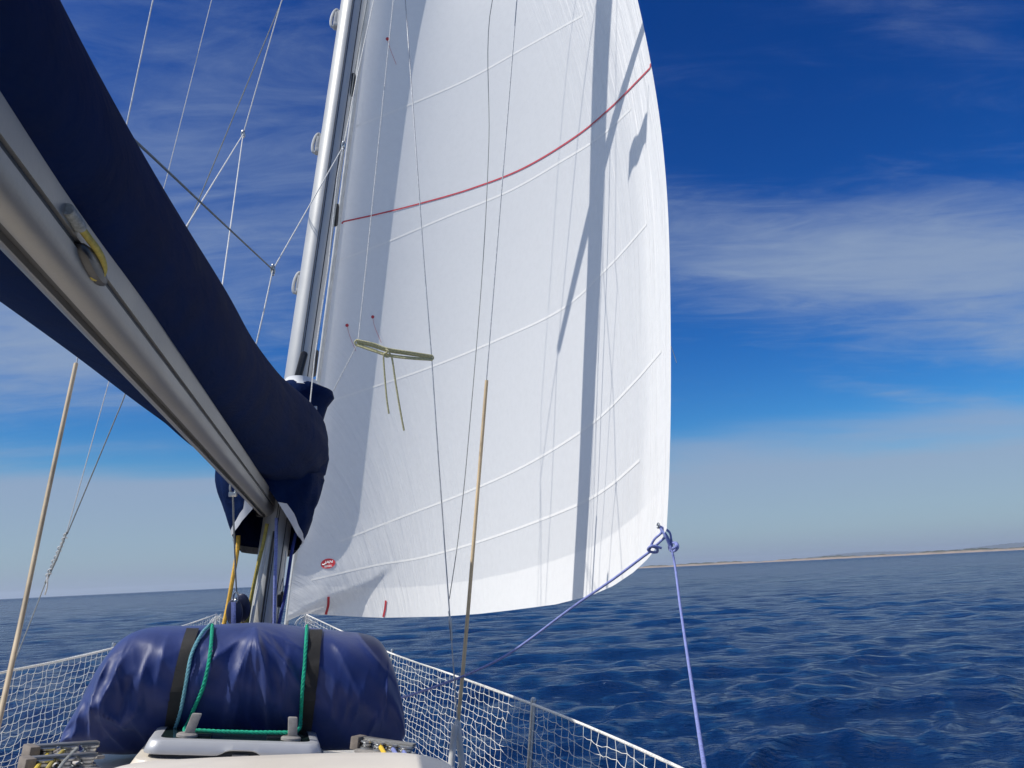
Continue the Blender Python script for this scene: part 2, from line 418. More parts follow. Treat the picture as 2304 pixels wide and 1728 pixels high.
# ------------------------------------------------------------------ mast
M0 = P(592, 1395, 3.95); MM = U - .015 * F
mast = thing('mast', M0 - MM * .5, 'silver aluminium mast leaning right with bright highlight on its left side', 'mast')
MH = 11.5
mast_prof = []
for t in np.linspace(0, 2 * math.pi, 40, endpoint=False):
    c, s_ = math.cos(t), math.sin(t)
    mast_prof.append((.070 * np.sign(c) * abs(c) ** .86, .098 * np.sign(s_) * abs(s_) ** .86))
mb = MB()
mb.rings([[M0 + MM * h + S * x + F * y for x, y in mast_prof] for h in (-.56, 0, 1, 2, 3, 4.2, 6, 9, MH)])
mb.build('mast_tube', alu, mast)
mb = MB()      # luff groove on the aft face
for off, wd, mt in ((-.002, .0065, 0),):
    mb.rings([[M0 + MM * h + S * (off + x) - F * (.0985 + y) for x, y in ((-wd, -.012), (-wd, .003), (-.003, .004), (-.003, -.006), (.003, -.006), (.003, .004), (wd, .003), (wd, -.012))] for h in (-.45, 3, 8, MH - .2)])
mb.build('sail_track', slot_dark, mast)
mb = MB()
mb.rings([[M0 + MM * h + S * (.041 + x) - F * (.082 + y) for x, y in ((-.004, -.01), (-.004, .003), (.004, .003), (.004, -.01))] for h in (-.45, 4, MH - .3)])
mb.build('conduit_seam', slot_dark, mast)
def mast_face(px, py, inset=.0):
    """point on the aft side of the mast seen at a photo pixel"""
    d = ray(px, py); o_ = CAM - M0
    best = None
    for z in np.linspace(3.6, 5.4, 900):
        q = o_ + d * z; x = q @ S; y = q @ F - (q @ U) * -.015
        e = (abs(x) / .070) ** (2 / .86) + (abs(y) / .098) ** (2 / .86)
        if e <= 1.0: return CAM + d * (z - inset), np.array([x, y])
        if best is None or e < best[0]: best = (e, CAM + d * z, np.array([x, y]))
    return best[1], best[2]
def mast_exit(pxa, pya, pxb, pyb, wd):
    a, xa = mast_face(pxa, pya); b, xb = mast_face(pxb, pyb)
    nrm = -F if abs(xa[0]) < .052 else (S * np.sign(xa[0]) - F * .55); nrm = nrm / np.linalg.norm(nrm)
    ax = (a - b); L = np.linalg.norm(ax); ax /= L; sd = np.cross(ax, nrm)
    m_ = MB(); R = []
    for o_, k in ((-.012, 1.0), (.006, 1.0), (.012, .86), (.014, .6)):
        ring = []
        for t in np.linspace(0, 2 * math.pi, 28, endpoint=False):
            yy = (L / 2 - wd) * (1 if math.sin(t) > 0 else -1) + wd * k * math.sin(t)
            ring.append((a + b) / 2 + ax * yy + sd * wd * k * math.cos(t) + nrm * o_)
        R.append(ring)
    m_.rings(R)
    e = m_.build('halyard_exit', black_pl, mast)
    m_ = MB(); m_.box((a + b) / 2 + nrm * .0135, [sd, ax, nrm], [wd * .22, L * .36, .002]); m_.build('exit_slot', slot_dark, e)
mast_exit(686, 791, 669, 853, .019)
mast_exit(711, 787, 703, 848, .016)
mast_exit(757, 458, 753, 510, .016)
mast_exit(795, 165, 790, 217, .016)
def mast_step(px, py):
    z = np.interp(py, [-50, 1400], [4.83, 3.95]); p, xx = mast_face(px + 20, py)
    c = P(px, py, z)
    m_ = MB(); pts = []
    for t in np.linspace(0, 2 * math.pi, 22):
        pts.append(c + U * .060 * math.sin(t) + S * (.017 * math.cos(t) + .006 * math.sin(t)) )
    m_.tube(pts, .0085, 8, cap=False)
    m_.box(c + S * .028, [S, F, U], [.012, .022, .050], .008)
    m_.box(c - U * .05 + S * .016, [S, F, U], [.018, .026, .012], .006)
    m_.box(c + S * .006, [S, F, U], [.012, .009, .046], .008)
    m_.build('mast_step', alu, mast)
for q in ((753, 41), (712, 322), (669, 636)): mast_step(*q)
mb = MB(); mb.rings([[M0 - MM * .53 + MM * h + S * x * k + F * y * k for x, y in mast_prof] for h, k in ((-.04, 1.5), (0, 1.45), (.03, 1.2), (.06, 1.03))]); mb.build('mast_collar', grey_pl, mast)
# spreaders (above the frame; their shadow falls on the sail)
SPH = 4.25
tips = {}
for sgn, sw, ln in ((1, .42, .98), (-1, -.40, .98)):
    a = M0 + MM * SPH; tip = a + S * sgn * ln - F * sw; tips[sgn] = tip
    m_ = MB(); R = []
    for t in np.linspace(0, 1, 8):
        c = a + (tip - a) * t; ch = .062 * (1 - t) + .040 * t; th = .016 * (1 - t) + .011 * t
        R.append([c + F * ch * math.cos(q) + U * th * math.sin(q) for q in np.linspace(0, 2 * math.pi, 18, endpoint=False)])
    m_.rings(R); s_o = m_.build('spreader', alu, mast)
    m_ = MB(); m_.ball(tip, [S, F, U], [.03, .035, .03]); m_.build('spreader_tip', white_pl, s_o)
m_ = MB(); cc = M0 + MM * 4.72 - F * .2 - S * .42
# ------------------------------------------------------------------ genoa
TACK = PA(645, 1398, 8.2); HEAD = M0 + MM * MH
LD = HEAD - TACK; LD = LD / LD[2]
LPX = np.array([[1500, 1190], [1506, 1080], [1510, 900], [1509, 700], [1505, 480], [1490, 300], [1467, 150], [1436, 0], [1395, -150], [1340, -300]], float)
de0, de1, de2 = 3.511, .402, .030
c0_, c1_, kk, c2_ = .168, -.008, .677, -.263
CZ = CAM[2] + .25
EK = []
for i in np.linspace(0, 9, 46):
    px = np.interp(i, range(10), LPX[:, 0]); py = np.interp(i, range(10), LPX[:, 1]); z0 = de0
    for _ in range(12):
        E_ = P(px, py, z0); h = E_[2] - CZ; z0 = de0 + de1 * h + de2 * h * h
    EK.append(P(px, py, z0))
EK = np.array(EK); EH = EK[:, 2]
# smooth the traced leech
for _ in range(6): EK[1:-1] = .25 * EK[:-2] + .5 * EK[1:-1] + .25 * EK[2:]
EH = EK[:, 2]; HTOP = EH[-1]
def leech(z):
    if z < EH[0]:
        d = (EK[4] - EK[0]) / (EH[4] - EH[0]); return EK[0] + d * (z - EH[0])
    if z > HTOP:
        t = (z - HTOP) / (HEAD[2] - .05 - HTOP); e = EK[-1] + (HEAD - EK[-1]) * min(t, 1.0)
        return np.array([e[0], e[1], z])
    return np.array([np.interp(z, EH, EK[:, i]) for i in range(3)])
def sail(u, z):
    E_ = leech(z); L_ = TACK + LD * (z - TACK[2]); ch = E_ - L_
    nn = np.array([ch[1], -ch[0], 0]); cl = np.linalg.norm(ch); nn /= np.linalg.norm(nn) + 1e-9
    if nn @ S < 0: nn = -nn
    uu = u ** kk; h = z - CZ
    cam_ = max(c0_ + c1_ * min(h, 5), .05)
    return L_ + ch * u + nn * (cam_ * cl * 4 * uu * (1 - uu) * (1 + c2_ * (uu - .5)))
FOOT = np.array([(628, 1404), (645, 1398), (665, 1386), (690, 1381), (734, 1384), (790, 1387), (862, 1390), (1000, 1387), (1080, 1381), (1150, 1373), (1250, 1360), (1330, 1340), (1380, 1318), (1425, 1288), (1460, 1255), (1488, 1215), (1500, 1190), (1540, 1150)], float)
def foot_z(u):
    lo, hi = TACK[2] - .6, EH[0] + .01
    if u >= .9995: return EH[0]
    for _ in range(40):
        mid = (lo + hi) / 2; x, y = proj(sail(u, mid))
        if y > np.interp(x, FOOT[:, 0], FOOT[:, 1]): lo = mid
        else: hi = mid
    return hi
RIDGE = np.array([(640, 1392), (678, 1372), (708, 1354), (745, 1334), (781, 1321), (826, 1305), (871, 1281), (900, 1262)], float)
VALL = np.array([(640, 1420), (700, 1404), (745, 1384), (800, 1358), (840, 1326), (871, 1283), (900, 1263)], float)
def fold(p):
    x, y = proj(p)
    if x > 905 or y < 1180: return p
    ry = np.interp(x, RIDGE[:, 0], RIDGE[:, 1]); vy = np.interp(x, VALL[:, 0], VALL[:, 1])
    D = .105 * np.clip((900 - x) / 170, 0, 1) ** 1.25 * np.clip((x - 632) / 30, 0, 1)
    wdt = max(vy - ry, 3); t = y - ry
    if t < 0: g = math.exp(-(t / 85) ** 2)
    else:
        q = min(t / wdt, 1.15); g = 1 - q * q * (3 - 2 * q) if q < 1 else 0.0
        g = g * 1.15 - .15 * min(q, 1)
    dv = CAM - p
    return p + dv / np.linalg.norm(dv) * D * g
def surf(u, z): return fold(sail(u, z))
US = np.concatenate([np.linspace(0, .12, 22)[:-1], np.linspace(.12, 1, 105)])
FZ = np.array([foot_z(u) for u in US])
VS = np.concatenate([np.linspace(0, .06, 26)[:-1], np.linspace(.06, .5, 80)[:-1], np.linspace(.5, 1, 24)])
G = np.zeros((len(VS), len(US), 3)); UVs = np.zeros((len(VS), len(US), 2)); UV2 = np.zeros((len(VS), len(US), 2))
ZT = HEAD[2] - .12
for j, u in enumerate(US):
    for i, v in enumerate(VS):
        z = FZ[j] + (ZT - FZ[j]) * v
        p = sail(u, z)
        G[i, j] = fold(p)
        UVs[i, j] = (u, z - FZ[j]); UV2[i, j] = ((1 - u) * np.linalg.norm(leech(z) - TACK - LD * (z - TACK[2])), z)
def sail_mat(name, tape):
    m = bpy.data.materials.new(name); m.use_nodes = True; k = NT(m.node_tree)
    uv = k.add('ShaderNodeUVMap', uv_map='sail').outputs[0]; uv2 = k.add('ShaderNodeUVMap', uv_map='edge').outputs[0]
    su, sv = k.add('ShaderNodeSeparateXYZ', ins={0: uv}).outputs[:2]
    ed, ez = k.add('ShaderNodeSeparateXYZ', ins={0: uv2}).outputs[:2]
    # doubled cloth: foot band and leech band
    wb = k.math('MULTIPLY', k.math('SUBTRACT', k.noise(uv2, 1.5, 2), .5), .02)
    band = k.ramp(k.math('ADD', sv, wb), .264, .256)
    lb = k.math('MULTIPLY', k.ramp(k.math('ADD', ed, k.math('MULTIPLY', k.math('SUBTRACT', k.noise(k.mapping(uv2, scale=(4, .7, 1)), 1.4, 4), .5), .22)), .40, .20), .8)
    dbl = k.math('MAXIMUM', band, lb)
    if tape: dbl = 1.0
    co = k.add('ShaderNodeTexCoord').outputs['Object']
    nz = k.noise(co, 1.3, 5, .6); fine = k.noise(co, 22, 4, .6)
    dirt = k.ramp(fine, .3, .8, 1.0, .965)
    col = k.mix(dbl, (.83, .83, .815, 1), (.865, .86, .84, 1))
    col = k.mix(1.0, col, k.add('ShaderNodeCombineColor', ins={0: dirt, 1: dirt, 2: dirt}).outputs[0], 'MULTIPLY')
    # creases: fans from tack and clew, plus panel flutter near the leech
    mA = k.noise(k.mapping(uv2, rot=(0, 0, math.radians(38)), scale=(7.0, .40, 1)), 1.9, 5, .62, .25)
    mB = k.noise(k.mapping(uv2, rot=(0, 0, math.radians(-24)), scale=(10.0, .40, 1)), 1.3, 5, .62, .25)
    mC = k.noise(uv2, 2.3, 4, .5)
    wA = k.ramp(sv, 3.2, .2); wB = k.ramp(ed, 1.3, .0)
    h = k.math('ADD', k.math('MULTIPLY', mA, k.math('MULTIPLY', wA, k.ramp(su, .62, .1))), k.math('MULTIPLY', mB, wB))
    h = k.math('ADD', h, k.math('MULTIPLY', mC, .10))
    weave = k.noise(co, 320, 2, .5)
    h = k.math('ADD', h, k.math('MULTIPLY', weave, .01))
    bp = k.add('ShaderNodeBump', ins={'Strength': .8, 'Distance': .045, 'Height': h})
    d = k.add('ShaderNodeBsdfDiffuse', ins={0: col, 1: .4, 'Normal': bp.outputs[0]})
    t = k.add('ShaderNodeBsdfTranslucent', ins={0: col, 'Normal': bp.outputs[0]})
    g = k.add('ShaderNodeBsdfGlossy', ins={0: (.9, .9, .9, 1), 'Roughness': .45, 'Normal': bp.outputs[0]})
    mx = k.add('ShaderNodeMixShader', ins={0: k.ramp(dbl, 0, 1, .29, .18), 1: d.outputs[0], 2: t.outputs[0]})
    mx2 = k.add('ShaderNodeMixShader', ins={0: .035, 1: mx.outputs[0], 2: g.outputs[0]})
    k.add('ShaderNodeOutputMaterial', ins={0: mx2.outputs[0]}); return m
sail_m = sail_mat('white_sailcloth', False); tape_m = sail_mat('doubled_white_sailcloth', True)
# pixel -> (u, z) on the sail
GX, GY = proj(G.reshape(-1, 3)); GX = GX.reshape(G.shape[:2]); GY = GY.reshape(G.shape[:2])
ZG = FZ[None] + (ZT - FZ[None]) * VS[:, None]
def find_uz(px, py):
    d = (GX - px) ** 2 + (GY - py) ** 2; i, j = np.unravel_index(d.argmin(), d.shape)
    u, z = US[j], ZG[i, j]
    for _ in range(12):
        p = sail(u, z); x, y = proj(p); e = 1e-4
        xu, yu = proj(sail(min(u + e, 1), z)); xz, yz = proj(sail(u, z + e))
        J = np.array([[(xu - x) / e, (xz - x) / e], [(yu - y) / e, (yz - y) / e]])
        try: st = np.linalg.solve(J, np.array([px - x, py - y]))
        except Exception: break
        u = float(np.clip(u + np.clip(st[0], -.1, .1), .002, .998)); z = z + float(np.clip(st[1], -.5, .5))
    return u, z
def snormal(u, z):
    e = 1e-3; a = surf(min(u + e, 1), z) - surf(u - e if u > e else u, z); b = surf(u, z + e) - surf(u, z - e)
    nn = np.cross(a, b); nn /= np.linalg.norm(nn)
    if nn @ (CAM - sail(u, z)) < 0: nn = -nn
    return nn
def sail_strip(px_pts, width, off, nseg=60):
    p = catmull([(x, y, 0) for x, y in px_pts], 12)
    idx = np.linspace(0, len(p) - 1, nseg); p = np.array([[np.interp(i, range(len(p)), p[:, k]) for k in (0, 1)] for i in idx])
    uz = [find_uz(*q) for q in p]
    C = np.array([surf(*q) for q in uz]); Nn = np.array([snormal(*q) for q in uz])
    t = np.gradient(C, axis=0); sd = np.cross(t, Nn); sd /= np.linalg.norm(sd, axis=1)[:, None]
    rows = np.stack([C + Nn * off - sd * width / 2, C + Nn * off, C + Nn * off + sd * width / 2], 1)
    return rows, uz
genoa = thing('genoa_sail', TACK, 'large white genoa sail filled with wind and crossed by a red stripe', 'sail')
mb = MB(); mb.rings(G, closed=False)
uvA = [UVs.reshape(-1, 2)]; uvB = [UV2.reshape(-1, 2)]
SEAMS = [[(800, 285), (940, 228), (1060, 175), (1180, 108), (1312, 35)],
         [(745, 592), (870, 545), (1000, 490), (1146, 430), (1260, 365), (1350, 308), (1420, 245)],
         [(735, 905), (860, 864), (980, 822), (1110, 769), (1265, 695), (1370, 600), (1455, 505)],
         [(765, 1218), (900, 1165), (1046, 1109), (1190, 1043), (1330, 955), (1420, 868), (1488, 790)],
         [(700, 1305), (845, 1272), (960, 1252), (1120, 1205), (1290, 1140), (1370, 1095), (1440, 1035)],
         [(900, 0), (1000, -60), (1120, -120)]]
for sm in SEAMS:
    rows, uz = sail_strip(sm, .017, .0020, 70)
    mb.rings(rows, closed=False, m=1)
    q = np.repeat(np.array(uz), 3, 0); uvA.append(np.stack([q[:, 0], np.full(len(q), 2.0)], 1)); uvB.append(np.stack([np.full(len(q), 2.0), q[:, 1]], 1))
mb.uv = {'sail': np.concatenate(uvA), 'edge': np.concatenate(uvB)}
mb.build('sailcloth', [sail_m, tape_m], genoa, angle=None)
rows, uz = sail_strip([(757, 502), (850, 482), (946, 458), (1060, 425), (1180, 378), (1300, 305), (1380, 238), (1440, 178), (1467, 150)], .0125, .005, 90)
mb = MB(); mb.rings(rows, closed=False); mb.build('draft_stripe', red_m, genoa)
for q in ([(739, 1342), (738, 1362), (733, 1382)], [(869, 1351), (867, 1370), (863, 1388)]):
    rows, uz = sail_strip(q, .022, .006, 14); mb = MB(); mb.rings(rows, closed=False); mb.build('foot_mark', red_m, genoa)
for px, py in ((781, 732), (839, 713), (872, 88)):
    u, z = find_uz(px, py); c = sail(u, z); nn = snormal(u, z)
    mb = MB(); mb.lathe(c + nn * .003, nn, [(.014, 0), (.015, .002), (.012, .003)], 16)
    o = mb.build('telltale', red_m, genoa)
    mb = MB(); e = np.array([P(px + 5, py + 18, 1), P(px + 22, py + 60, 1)])
    u2, z2 = find_uz(px + 6, py + 22); u3, z3 = find_uz(px + 20, py + 58)
    mb.tube(catmull([c + nn * .006, sail(u2, z2) + nn * .02, sail(u3, z3) + nn * .012], 5), .0016, 5); mb.build('telltale_thread', red_m, o)
# clew patch ring and stray thread on the leech
mb = MB(); cl = leech(EH[0]); nn = snormal(.99, EH[0] + .02)
clew = cl + (TACK - cl) / np.linalg.norm(TACK - cl) * .045 + np.array([0, 0, .02])
ring = [clew + .010 * (math.cos(t) * np.cross(nn, U) + math.sin(t) * U) + nn * .004 for t in np.linspace(0, 2 * math.pi, 20)]
mb.tube(ring, .004, 8, cap=False); mb.build('clew_ring', steel, genoa)
mb = MB(); z_ = 4.0; q0 = leech(CZ + .75)
a0 = np.array(proj(q0)); dq = (q0 - CAM) @ f0
mb.tube(catmull([q0, P(a0[0] + 6, a0[1] + 16, dq), P(a0[0] + 13, a0[1] + 38, dq)], 5), .0016, 5); mb.build('loose_thread', white_pl, genoa)
# maker's emblem near the tack: laid point by point on the cloth
def on_sail(px, py, off):
    u, z = find_uz(px, py); q = surf(u, z); dv = CAM - q; return q + dv / np.linalg.norm(dv) * off
EC, ES = math.cos(math.radians(7)), math.sin(math.radians(7))
def epx(x, y): return 738 + x * EC - y * ES * 0, 1268 - y - x * ES
mb = MB(); tt_ = np.linspace(0, 2 * math.pi, 36, endpoint=False)
mb.rings([[on_sail(*epx(16.5 * k * math.cos(t), 11.2 * k * math.sin(t)), o_) for t in tt_] for k, o_ in ((1.0, .003), (1.0, .007), (.66, .007), (.33, .007), (.02, .007))])
emb = mb.build('emblem', logo_r, genoa)
def lettering(txt, cx, cy, wd, ht, shear=0.0, off=.018):
    cu = bpy.data.curves.new('lettering', 'FONT'); cu.body = txt; cu.align_x = 'CENTER'; cu.align_y = 'CENTER'; cu.shear = shear; cu.offset = off; cu.resolution_u = 3
    ob = bpy.data.objects.new('tmp', cu); COL.objects.link(ob)
    dg = bpy.context.evaluated_depsgraph_get(); me0 = ob.evaluated_get(dg).to_mesh()
    V = np.array([v.co for v in me0.vertices]); Fc = [list(p.vertices) for p in me0.polygons]
    bpy.data.objects.remove(ob)
    V[:, 0] -= (V[:, 0].max() + V[:, 0].min()) / 2; V[:, 1] -= (V[:, 1].max() + V[:, 1].min()) / 2
    V[:, 0] *= wd / (V[:, 0].max() - V[:, 0].min()); V[:, 1] *= ht / (V[:, 1].max() - V[:, 1].min())
    W = np.array([on_sail(*epx(q[0] + cx, q[1] + cy), .013) for q in V])
    m_ = MB(); m_.add(W, Fc); m_.build('lettering', logo_w, emb, smooth=False)
lettering('JAN', 1.5, 2.6, 19, 8.2, .12, .03)
lettering('SEGEL', 0.5, -5.6, 18, 4.6, 0, .02)
mb = MB(); mb.tube(catmull([on_sail(*epx(x, y), .013) for x, y in ((-13.5, 0.2), (-11, -1.2), (-8, -.8), (-5.5, 1.2))], 5), .0052, 6); mb.build('lettering_swash', logo_w, emb)
# small flag under the starboard spreader, out of the frame; its shadow falls near the leech
uf, zf = find_uz(1432, 312); pf = surf(uf, zf); tf = ((M0 - pf) @ S + .30) / (sundir @ S); qf = pf + sundir * tf
fl = thing('courtesy_flag', qf, 'small flag on a halyard below the starboard spreader', 'flag')
mb = MB(); mb.rings([[qf + U * (.11 - .20 * j / 8 - .09 * i / 12 * (1 + .2 * math.sin(i))) + F * (-.15 + .24 * i / 12) * .8 + S * (.03 * math.sin(i * .9) - .06 * i / 12) for j in range(9)] for i in range(13)], closed=False); mb.build('cloth', red_m, fl)
mb = MB(); mb.tube([qf + U * .3 - F * .12, qf + U * .1 - F * .12, qf - U * .12 - F * .12], .002, 6); mb.build('halyard', line_g, fl)
# forestay foil with the rolled luff
fs = thing('forestay', TACK, 'forestay foil carrying the luff of the white genoa behind the mast', 'forestay')
mb = MB(); mb.tube([TACK - LD * .25, TACK + LD * 5, HEAD], .020, 12); mb.build('foil', white_pl, fs)
mb = MB(); mb.lathe(TACK - LD * .35, LD, [(.03, -.1), (.10, -.08), (.10, -.06), (.05, -.05), (.05, .05), (.10, .06), (.10, .08), (.03, .1)], 24); mb.build('furling_drum', black_pl, fs)

# ------------------------------------------------------------------ boom
BA = P(600, 1138, 4.02); BB = P(0, 402, .95)
bd = BB - BA; bl = np.linalg.norm(bd); bd /= bl
BS = np.cross(bd, U); BS /= np.linalg.norm(BS)
if BS @ S < 0: BS = -BS
BU = np.cross(BS, bd); BU = BU if BU @ U > 0 else -BU
BTIP = BA + bd * 4.0
boom = thing('boom', BA, 'silver aluminium boom running overhead from the mast to the upper left', 'boom')
bw, bh = .041, .052
prof = []
def arc(cx, cy, r, a0, a1, k=6): return [(cx + r * math.cos(math.radians(t)), cy + r * math.sin(math.radians(t))) for t in np.linspace(a0, a1, k)]
prof += arc(bw - .03, -bh + .030, .030, -88, 0, 8)
prof += [(bw, -.012), (bw - .008, -.010), (bw - .008, -.002), (bw, .0)]
prof += arc(bw - .016, bh - .016, .016, 0, 90)
prof += arc(-bw + .016, bh - .016, .016, 90, 180)
prof += [(-bw, .0), (-bw + .008, -.002), (-bw + .008, -.010), (-bw, -.012)]
prof += arc(-bw + .03, -bh + .030, .030, 180, 268, 8)
prof += [(-.010, -bh), (-.009, -bh + .012), (.009, -bh + .012), (.010, -bh)]
mb = MB(); mb.rings([[BA + bd * t + BS * x + BU * y for x, y in prof] for t in (0, .5, 1, 1.5, 2, 2.5, 3, 3.5, 4.0)])
mb.build('boom_extrusion', alu_boom, boom, angle=28)
for x, y, nm in ((bw - .0065, -.006, 'side_groove'), (-bw + .0065, -.006, 'side_groove'), (0, -bh + .0105, 'lower_groove')):
    mb = MB()
    if nm == 'side_groove': mb.box(BA + bd * 2.0 + BS * x + BU * y, [bd, BS, BU], [1.99, .0016, .0044])
    else: mb.box(BA + bd * 2.0 + BS * x + BU * y, [bd, BS, BU], [1.99, .0085, .0016])
    mb.build(nm, slot_dark, boom)
def boom_at(px, side=1.0):
    """distance along the boom whose lower side shows at photo x"""
    for t in np.linspace(0, 3.9, 800):
        if proj(BA + bd * t)[0] < px: return t
    return 3.9
def boom_face(px, py, out=0.0):
    """point of the starboard boom side that shows at a photo pixel"""
    d = ray(px, py); t = (bw - (CAM - BA) @ BS) / (d @ BS); return CAM + d * t - d / np.linalg.norm(d) * out
mb = MB()
c0 = boom_face(178, 556); c1 = boom_face(226, 634); ax_ = c1 - c0; L_ = np.linalg.norm(ax_) / 2; ax_ /= 2 * L_; up_ = np.cross(BS, ax_)
R = []
for o_, k in ((-.008, 1), (.005, 1), (.010, .85), (.012, .5)):
    R.append([(c0 + c1) / 2 + BS * o_ + ax_ * (L_ * 1.15 * k * math.cos(t)) + up_ * (.0135 * k * math.sin(t)) for t in np.linspace(0, 2 * math.pi, 24, endpoint=False)])
mb.rings(R)
mb.build('reef_line_slide', black_pl, boom)
mb = MB(); mb.tube(catmull([BA - bd * .13, BA - bd * .05, BA + bd * .02], 4), .028, 12); mb.box(BA - bd * .01, [bd, BS, BU], [.02, bw + .004, bh + .004], .01); mb.build('gooseneck', black_pl, boom)
loop = thing('reef_line', boom_face(208, 545), 'dull yellow reefing line looped through the side of the boom', 'rope')
lp = [boom_face(172, 498, .01), boom_face(186, 518, .02), boom_face(200, 537, .032), boom_face(217, 560, .042), boom_face(229, 583, .042), boom_face(233, 605, .034), boom_face(226, 622, .020), boom_face(212, 624, .006), boom_face(198, 612, -.01)]
mb = MB(); mb.tube(catmull(lp, 8), .0052, 12); mb.build('line', yel, loop)
mb = MB(); mb.tube(catmull([boom_face(152, 470, .008), boom_face(165, 488, .010), boom_face(182, 513, .018)], 5), [.008] * 5 + [.0085] * 5 + [.0075], 12); mb.build('whipping', line_g, loop)

# ------------------------------------------------------------------ sail bag on the boom
lazy = thing('sail_bag', BA, 'dark navy canvas sail bag wrapped along the boom and around the mast', 'sail bag')
def boom_z(z):
    lo, hi = -1, 5
    for _ in range(40):
        mid = (lo + hi) / 2
        if (BA + bd * mid - CAM) @ f0 > z: lo = mid
        else: hi = mid
    return mid
#         z     cs    cu    hw    hh
BAGST = [(4.02, .08, .235, .15, .14), (3.90, .075, .25, .18, .165), (3.72, .07, .262, .195, .185), (3.45, .035, .255, .21, .195), (3.0, -.045, .232, .20, .198), (2.5, -.07, .205, .185, .182), (2.0, -.078, .182, .178, .172), (1.5, -.088, .15, .17, .165),
         (.95, -.095, .12, .163, .155), (.5, -.095, .115, .16, .15), (.2, -.095, .115, .155, .15)]
bagc = catmull(BAGST, 9)
R = []
nb = 72
rs = np.random.default_rng(5)
ph = rs.uniform(0, 6.28, 12)
for i, (z, cs, cu, hw, hh) in enumerate(bagc):
    t = boom_z(z); o_ = BA + bd * t; ring = []
    front = math.exp(-((z - 3.75) / .55) ** 2)
    for a in np.linspace(0, 2 * math.pi, nb, endpoint=False):
        x = math.cos(a); y = math.sin(a)
        e = .97
        x_ = np.sign(x) * abs(x) ** e; y_ = np.sign(y) * abs(y) ** e
        wv = 1 + .012 * math.sin(3 * a + 2.2 * z + ph[0]) + .010 * math.sin(7 * a - 4.1 * z + ph[1]) * (0.4 + front) + .016 * front * math.sin(13 * a + 5 * z + ph[2])
        wv += .014 * math.sin(6.5 * z + ph[3] + 1.5 * math.sin(a)) * (.3 + .7 * (y < .3))
        ring.append(o_ + BS * (cs + hw * x_ * wv) + BU * (cu + hh * y_ * wv))
    R.append(ring)
mb = MB(); mb.rings(R, cap=True)
mb.build('bag_body', navy, lazy, angle=None)
# sheath round the mast with an opening below the boom
SH = [(868, 640, 716, None), (876, 622, 748, None), (888, 606, 751, None), (905, 566, 736, None), (938, 532, 723, None), (975, 512, 728, None), (1021, 498, 734, None), (1055, 493, 731, None), (1072, 494, 729, (536, 548)), (1095, 496, 723, (552, 580)), (1120, 500, 715, (570, 606)), (1141, 505, 706, (578, 622)),
      (1160, 510, 702, (572, 636)), (1178, 515, 695, (556, 648)), (1192, 519, 690, (545, 657)), (1204, 523, 684, (536, 665)), (1214, 526, 680, (529, 675)), (1224, 528, 674, -8), (1236, 531, 669, -20), (1246, 535, 664, -32)]
ZS = 3.97
def ring_pts(y, xl, xr, gap, nn=64, zc=ZS, grow=0.0, lo=None, hi=None):
    c = P((xl + xr) / 2, y, zc); a = (xr - xl) / 2 * zc / FPX; b = np.interp(y, [868, 885, 940, 1000, 1100, 1160, 1250], [.13, .15, .24, .33, .33, .29, .22])
    if gap is None: pl, pr = 90.0, 90.0
    elif isinstance(gap, tuple):
        xc = (xl + xr) / 2; hw_ = (xr - xl) / 2
        pl = math.degrees(math.acos(np.clip((gap[0] - xc) / hw_, -1, 1))); pr = math.degrees(math.acos(np.clip((gap[1] - xc) / hw_, -1, 1)))
    else: pl, pr = 180.0 - gap, gap
    A0, A1 = pl, 360 + pr
    if lo is not None: A0, A1 = (pl, pl + lo / a * 57.3) if hi == 'L' else (360 + pr - lo / a * 57.3, 360 + pr)
    out = []
    for k, q in enumerate(np.linspace(A0, A1, nn)):
        qr = math.radians(q)
        fz = float(np.clip((y - 880) / 90, 0, 1) * np.clip((1250 - y) / 120, .15, 1))
        wv = 1 + fz * (.030 * math.sin(5 * qr + y * .021) + .022 * math.sin(11 * qr - y * .03) + .012 * math.sin(19 * qr + y * .05))
        out.append(c + S * (a * wv + grow) * math.cos(qr) - F * (b * wv + grow) * math.sin(qr))
    return out
shc = []
for i in range(len(SH) - 1):
    y0, l0, q0_, g0 = SH[i]; shc.append(SH[i])
    y1, l1, q1_, g1 = SH[i + 1]
    if type(g0) == type(g1):
        g = None if g0 is None else (tuple((np.array(g0) + np.array(g1)) / 2) if isinstance(g0, tuple) else (g0 + g1) / 2)
        shc.append(((y0 + y1) / 2, (l0 + l1) / 2, (q0_ + q1_) / 2, g))
shc.append(SH[-1])
mb = MB(); Ro = [ring_pts(*q) for q in shc]; mb.rings(Ro, closed=False)
mb.build('mast_sheath', navy, lazy, angle=None)
for sd in ('L', 'R'):
    mb = MB(); mb.rings([ring_pts(y, l, r_, g, 5, grow=.004, lo=.046, hi=sd) for y, l, r_, g in shc if isinstance(g, tuple) and y > 1135] + [ring_pts(1224, 528, 674, -4, 5, grow=.004, lo=.02, hi=sd)], closed=False)
    mb.build('hem_tape', tape_w, lazy)
mb = MB(); mb.rings([ring_pts(y, l, r_, g, 50, grow=-.004) for y, l, r_, g in ((1230, 529.5, 671, -14), (1246, 535, 664, -32))], closed=False); mb.build('lower_hem', grey_pl, lazy)
mb = MB(); mb.rings([ring_pts(y, l, r_, None, 50, grow=.003) for y, l, r_ in ((860, 644, 714), (870, 640, 717), (878, 630, 730))], closed=False); mb.build('collar_tape', tape_w, lazy)
# stitched pocket tab
mb = MB(); c = P(709, 930, 3.86); mb.box(c, [RV, UV_, f0], [.009, .034, .004], .003); mb.build('label_tab', tape_w, lazy)

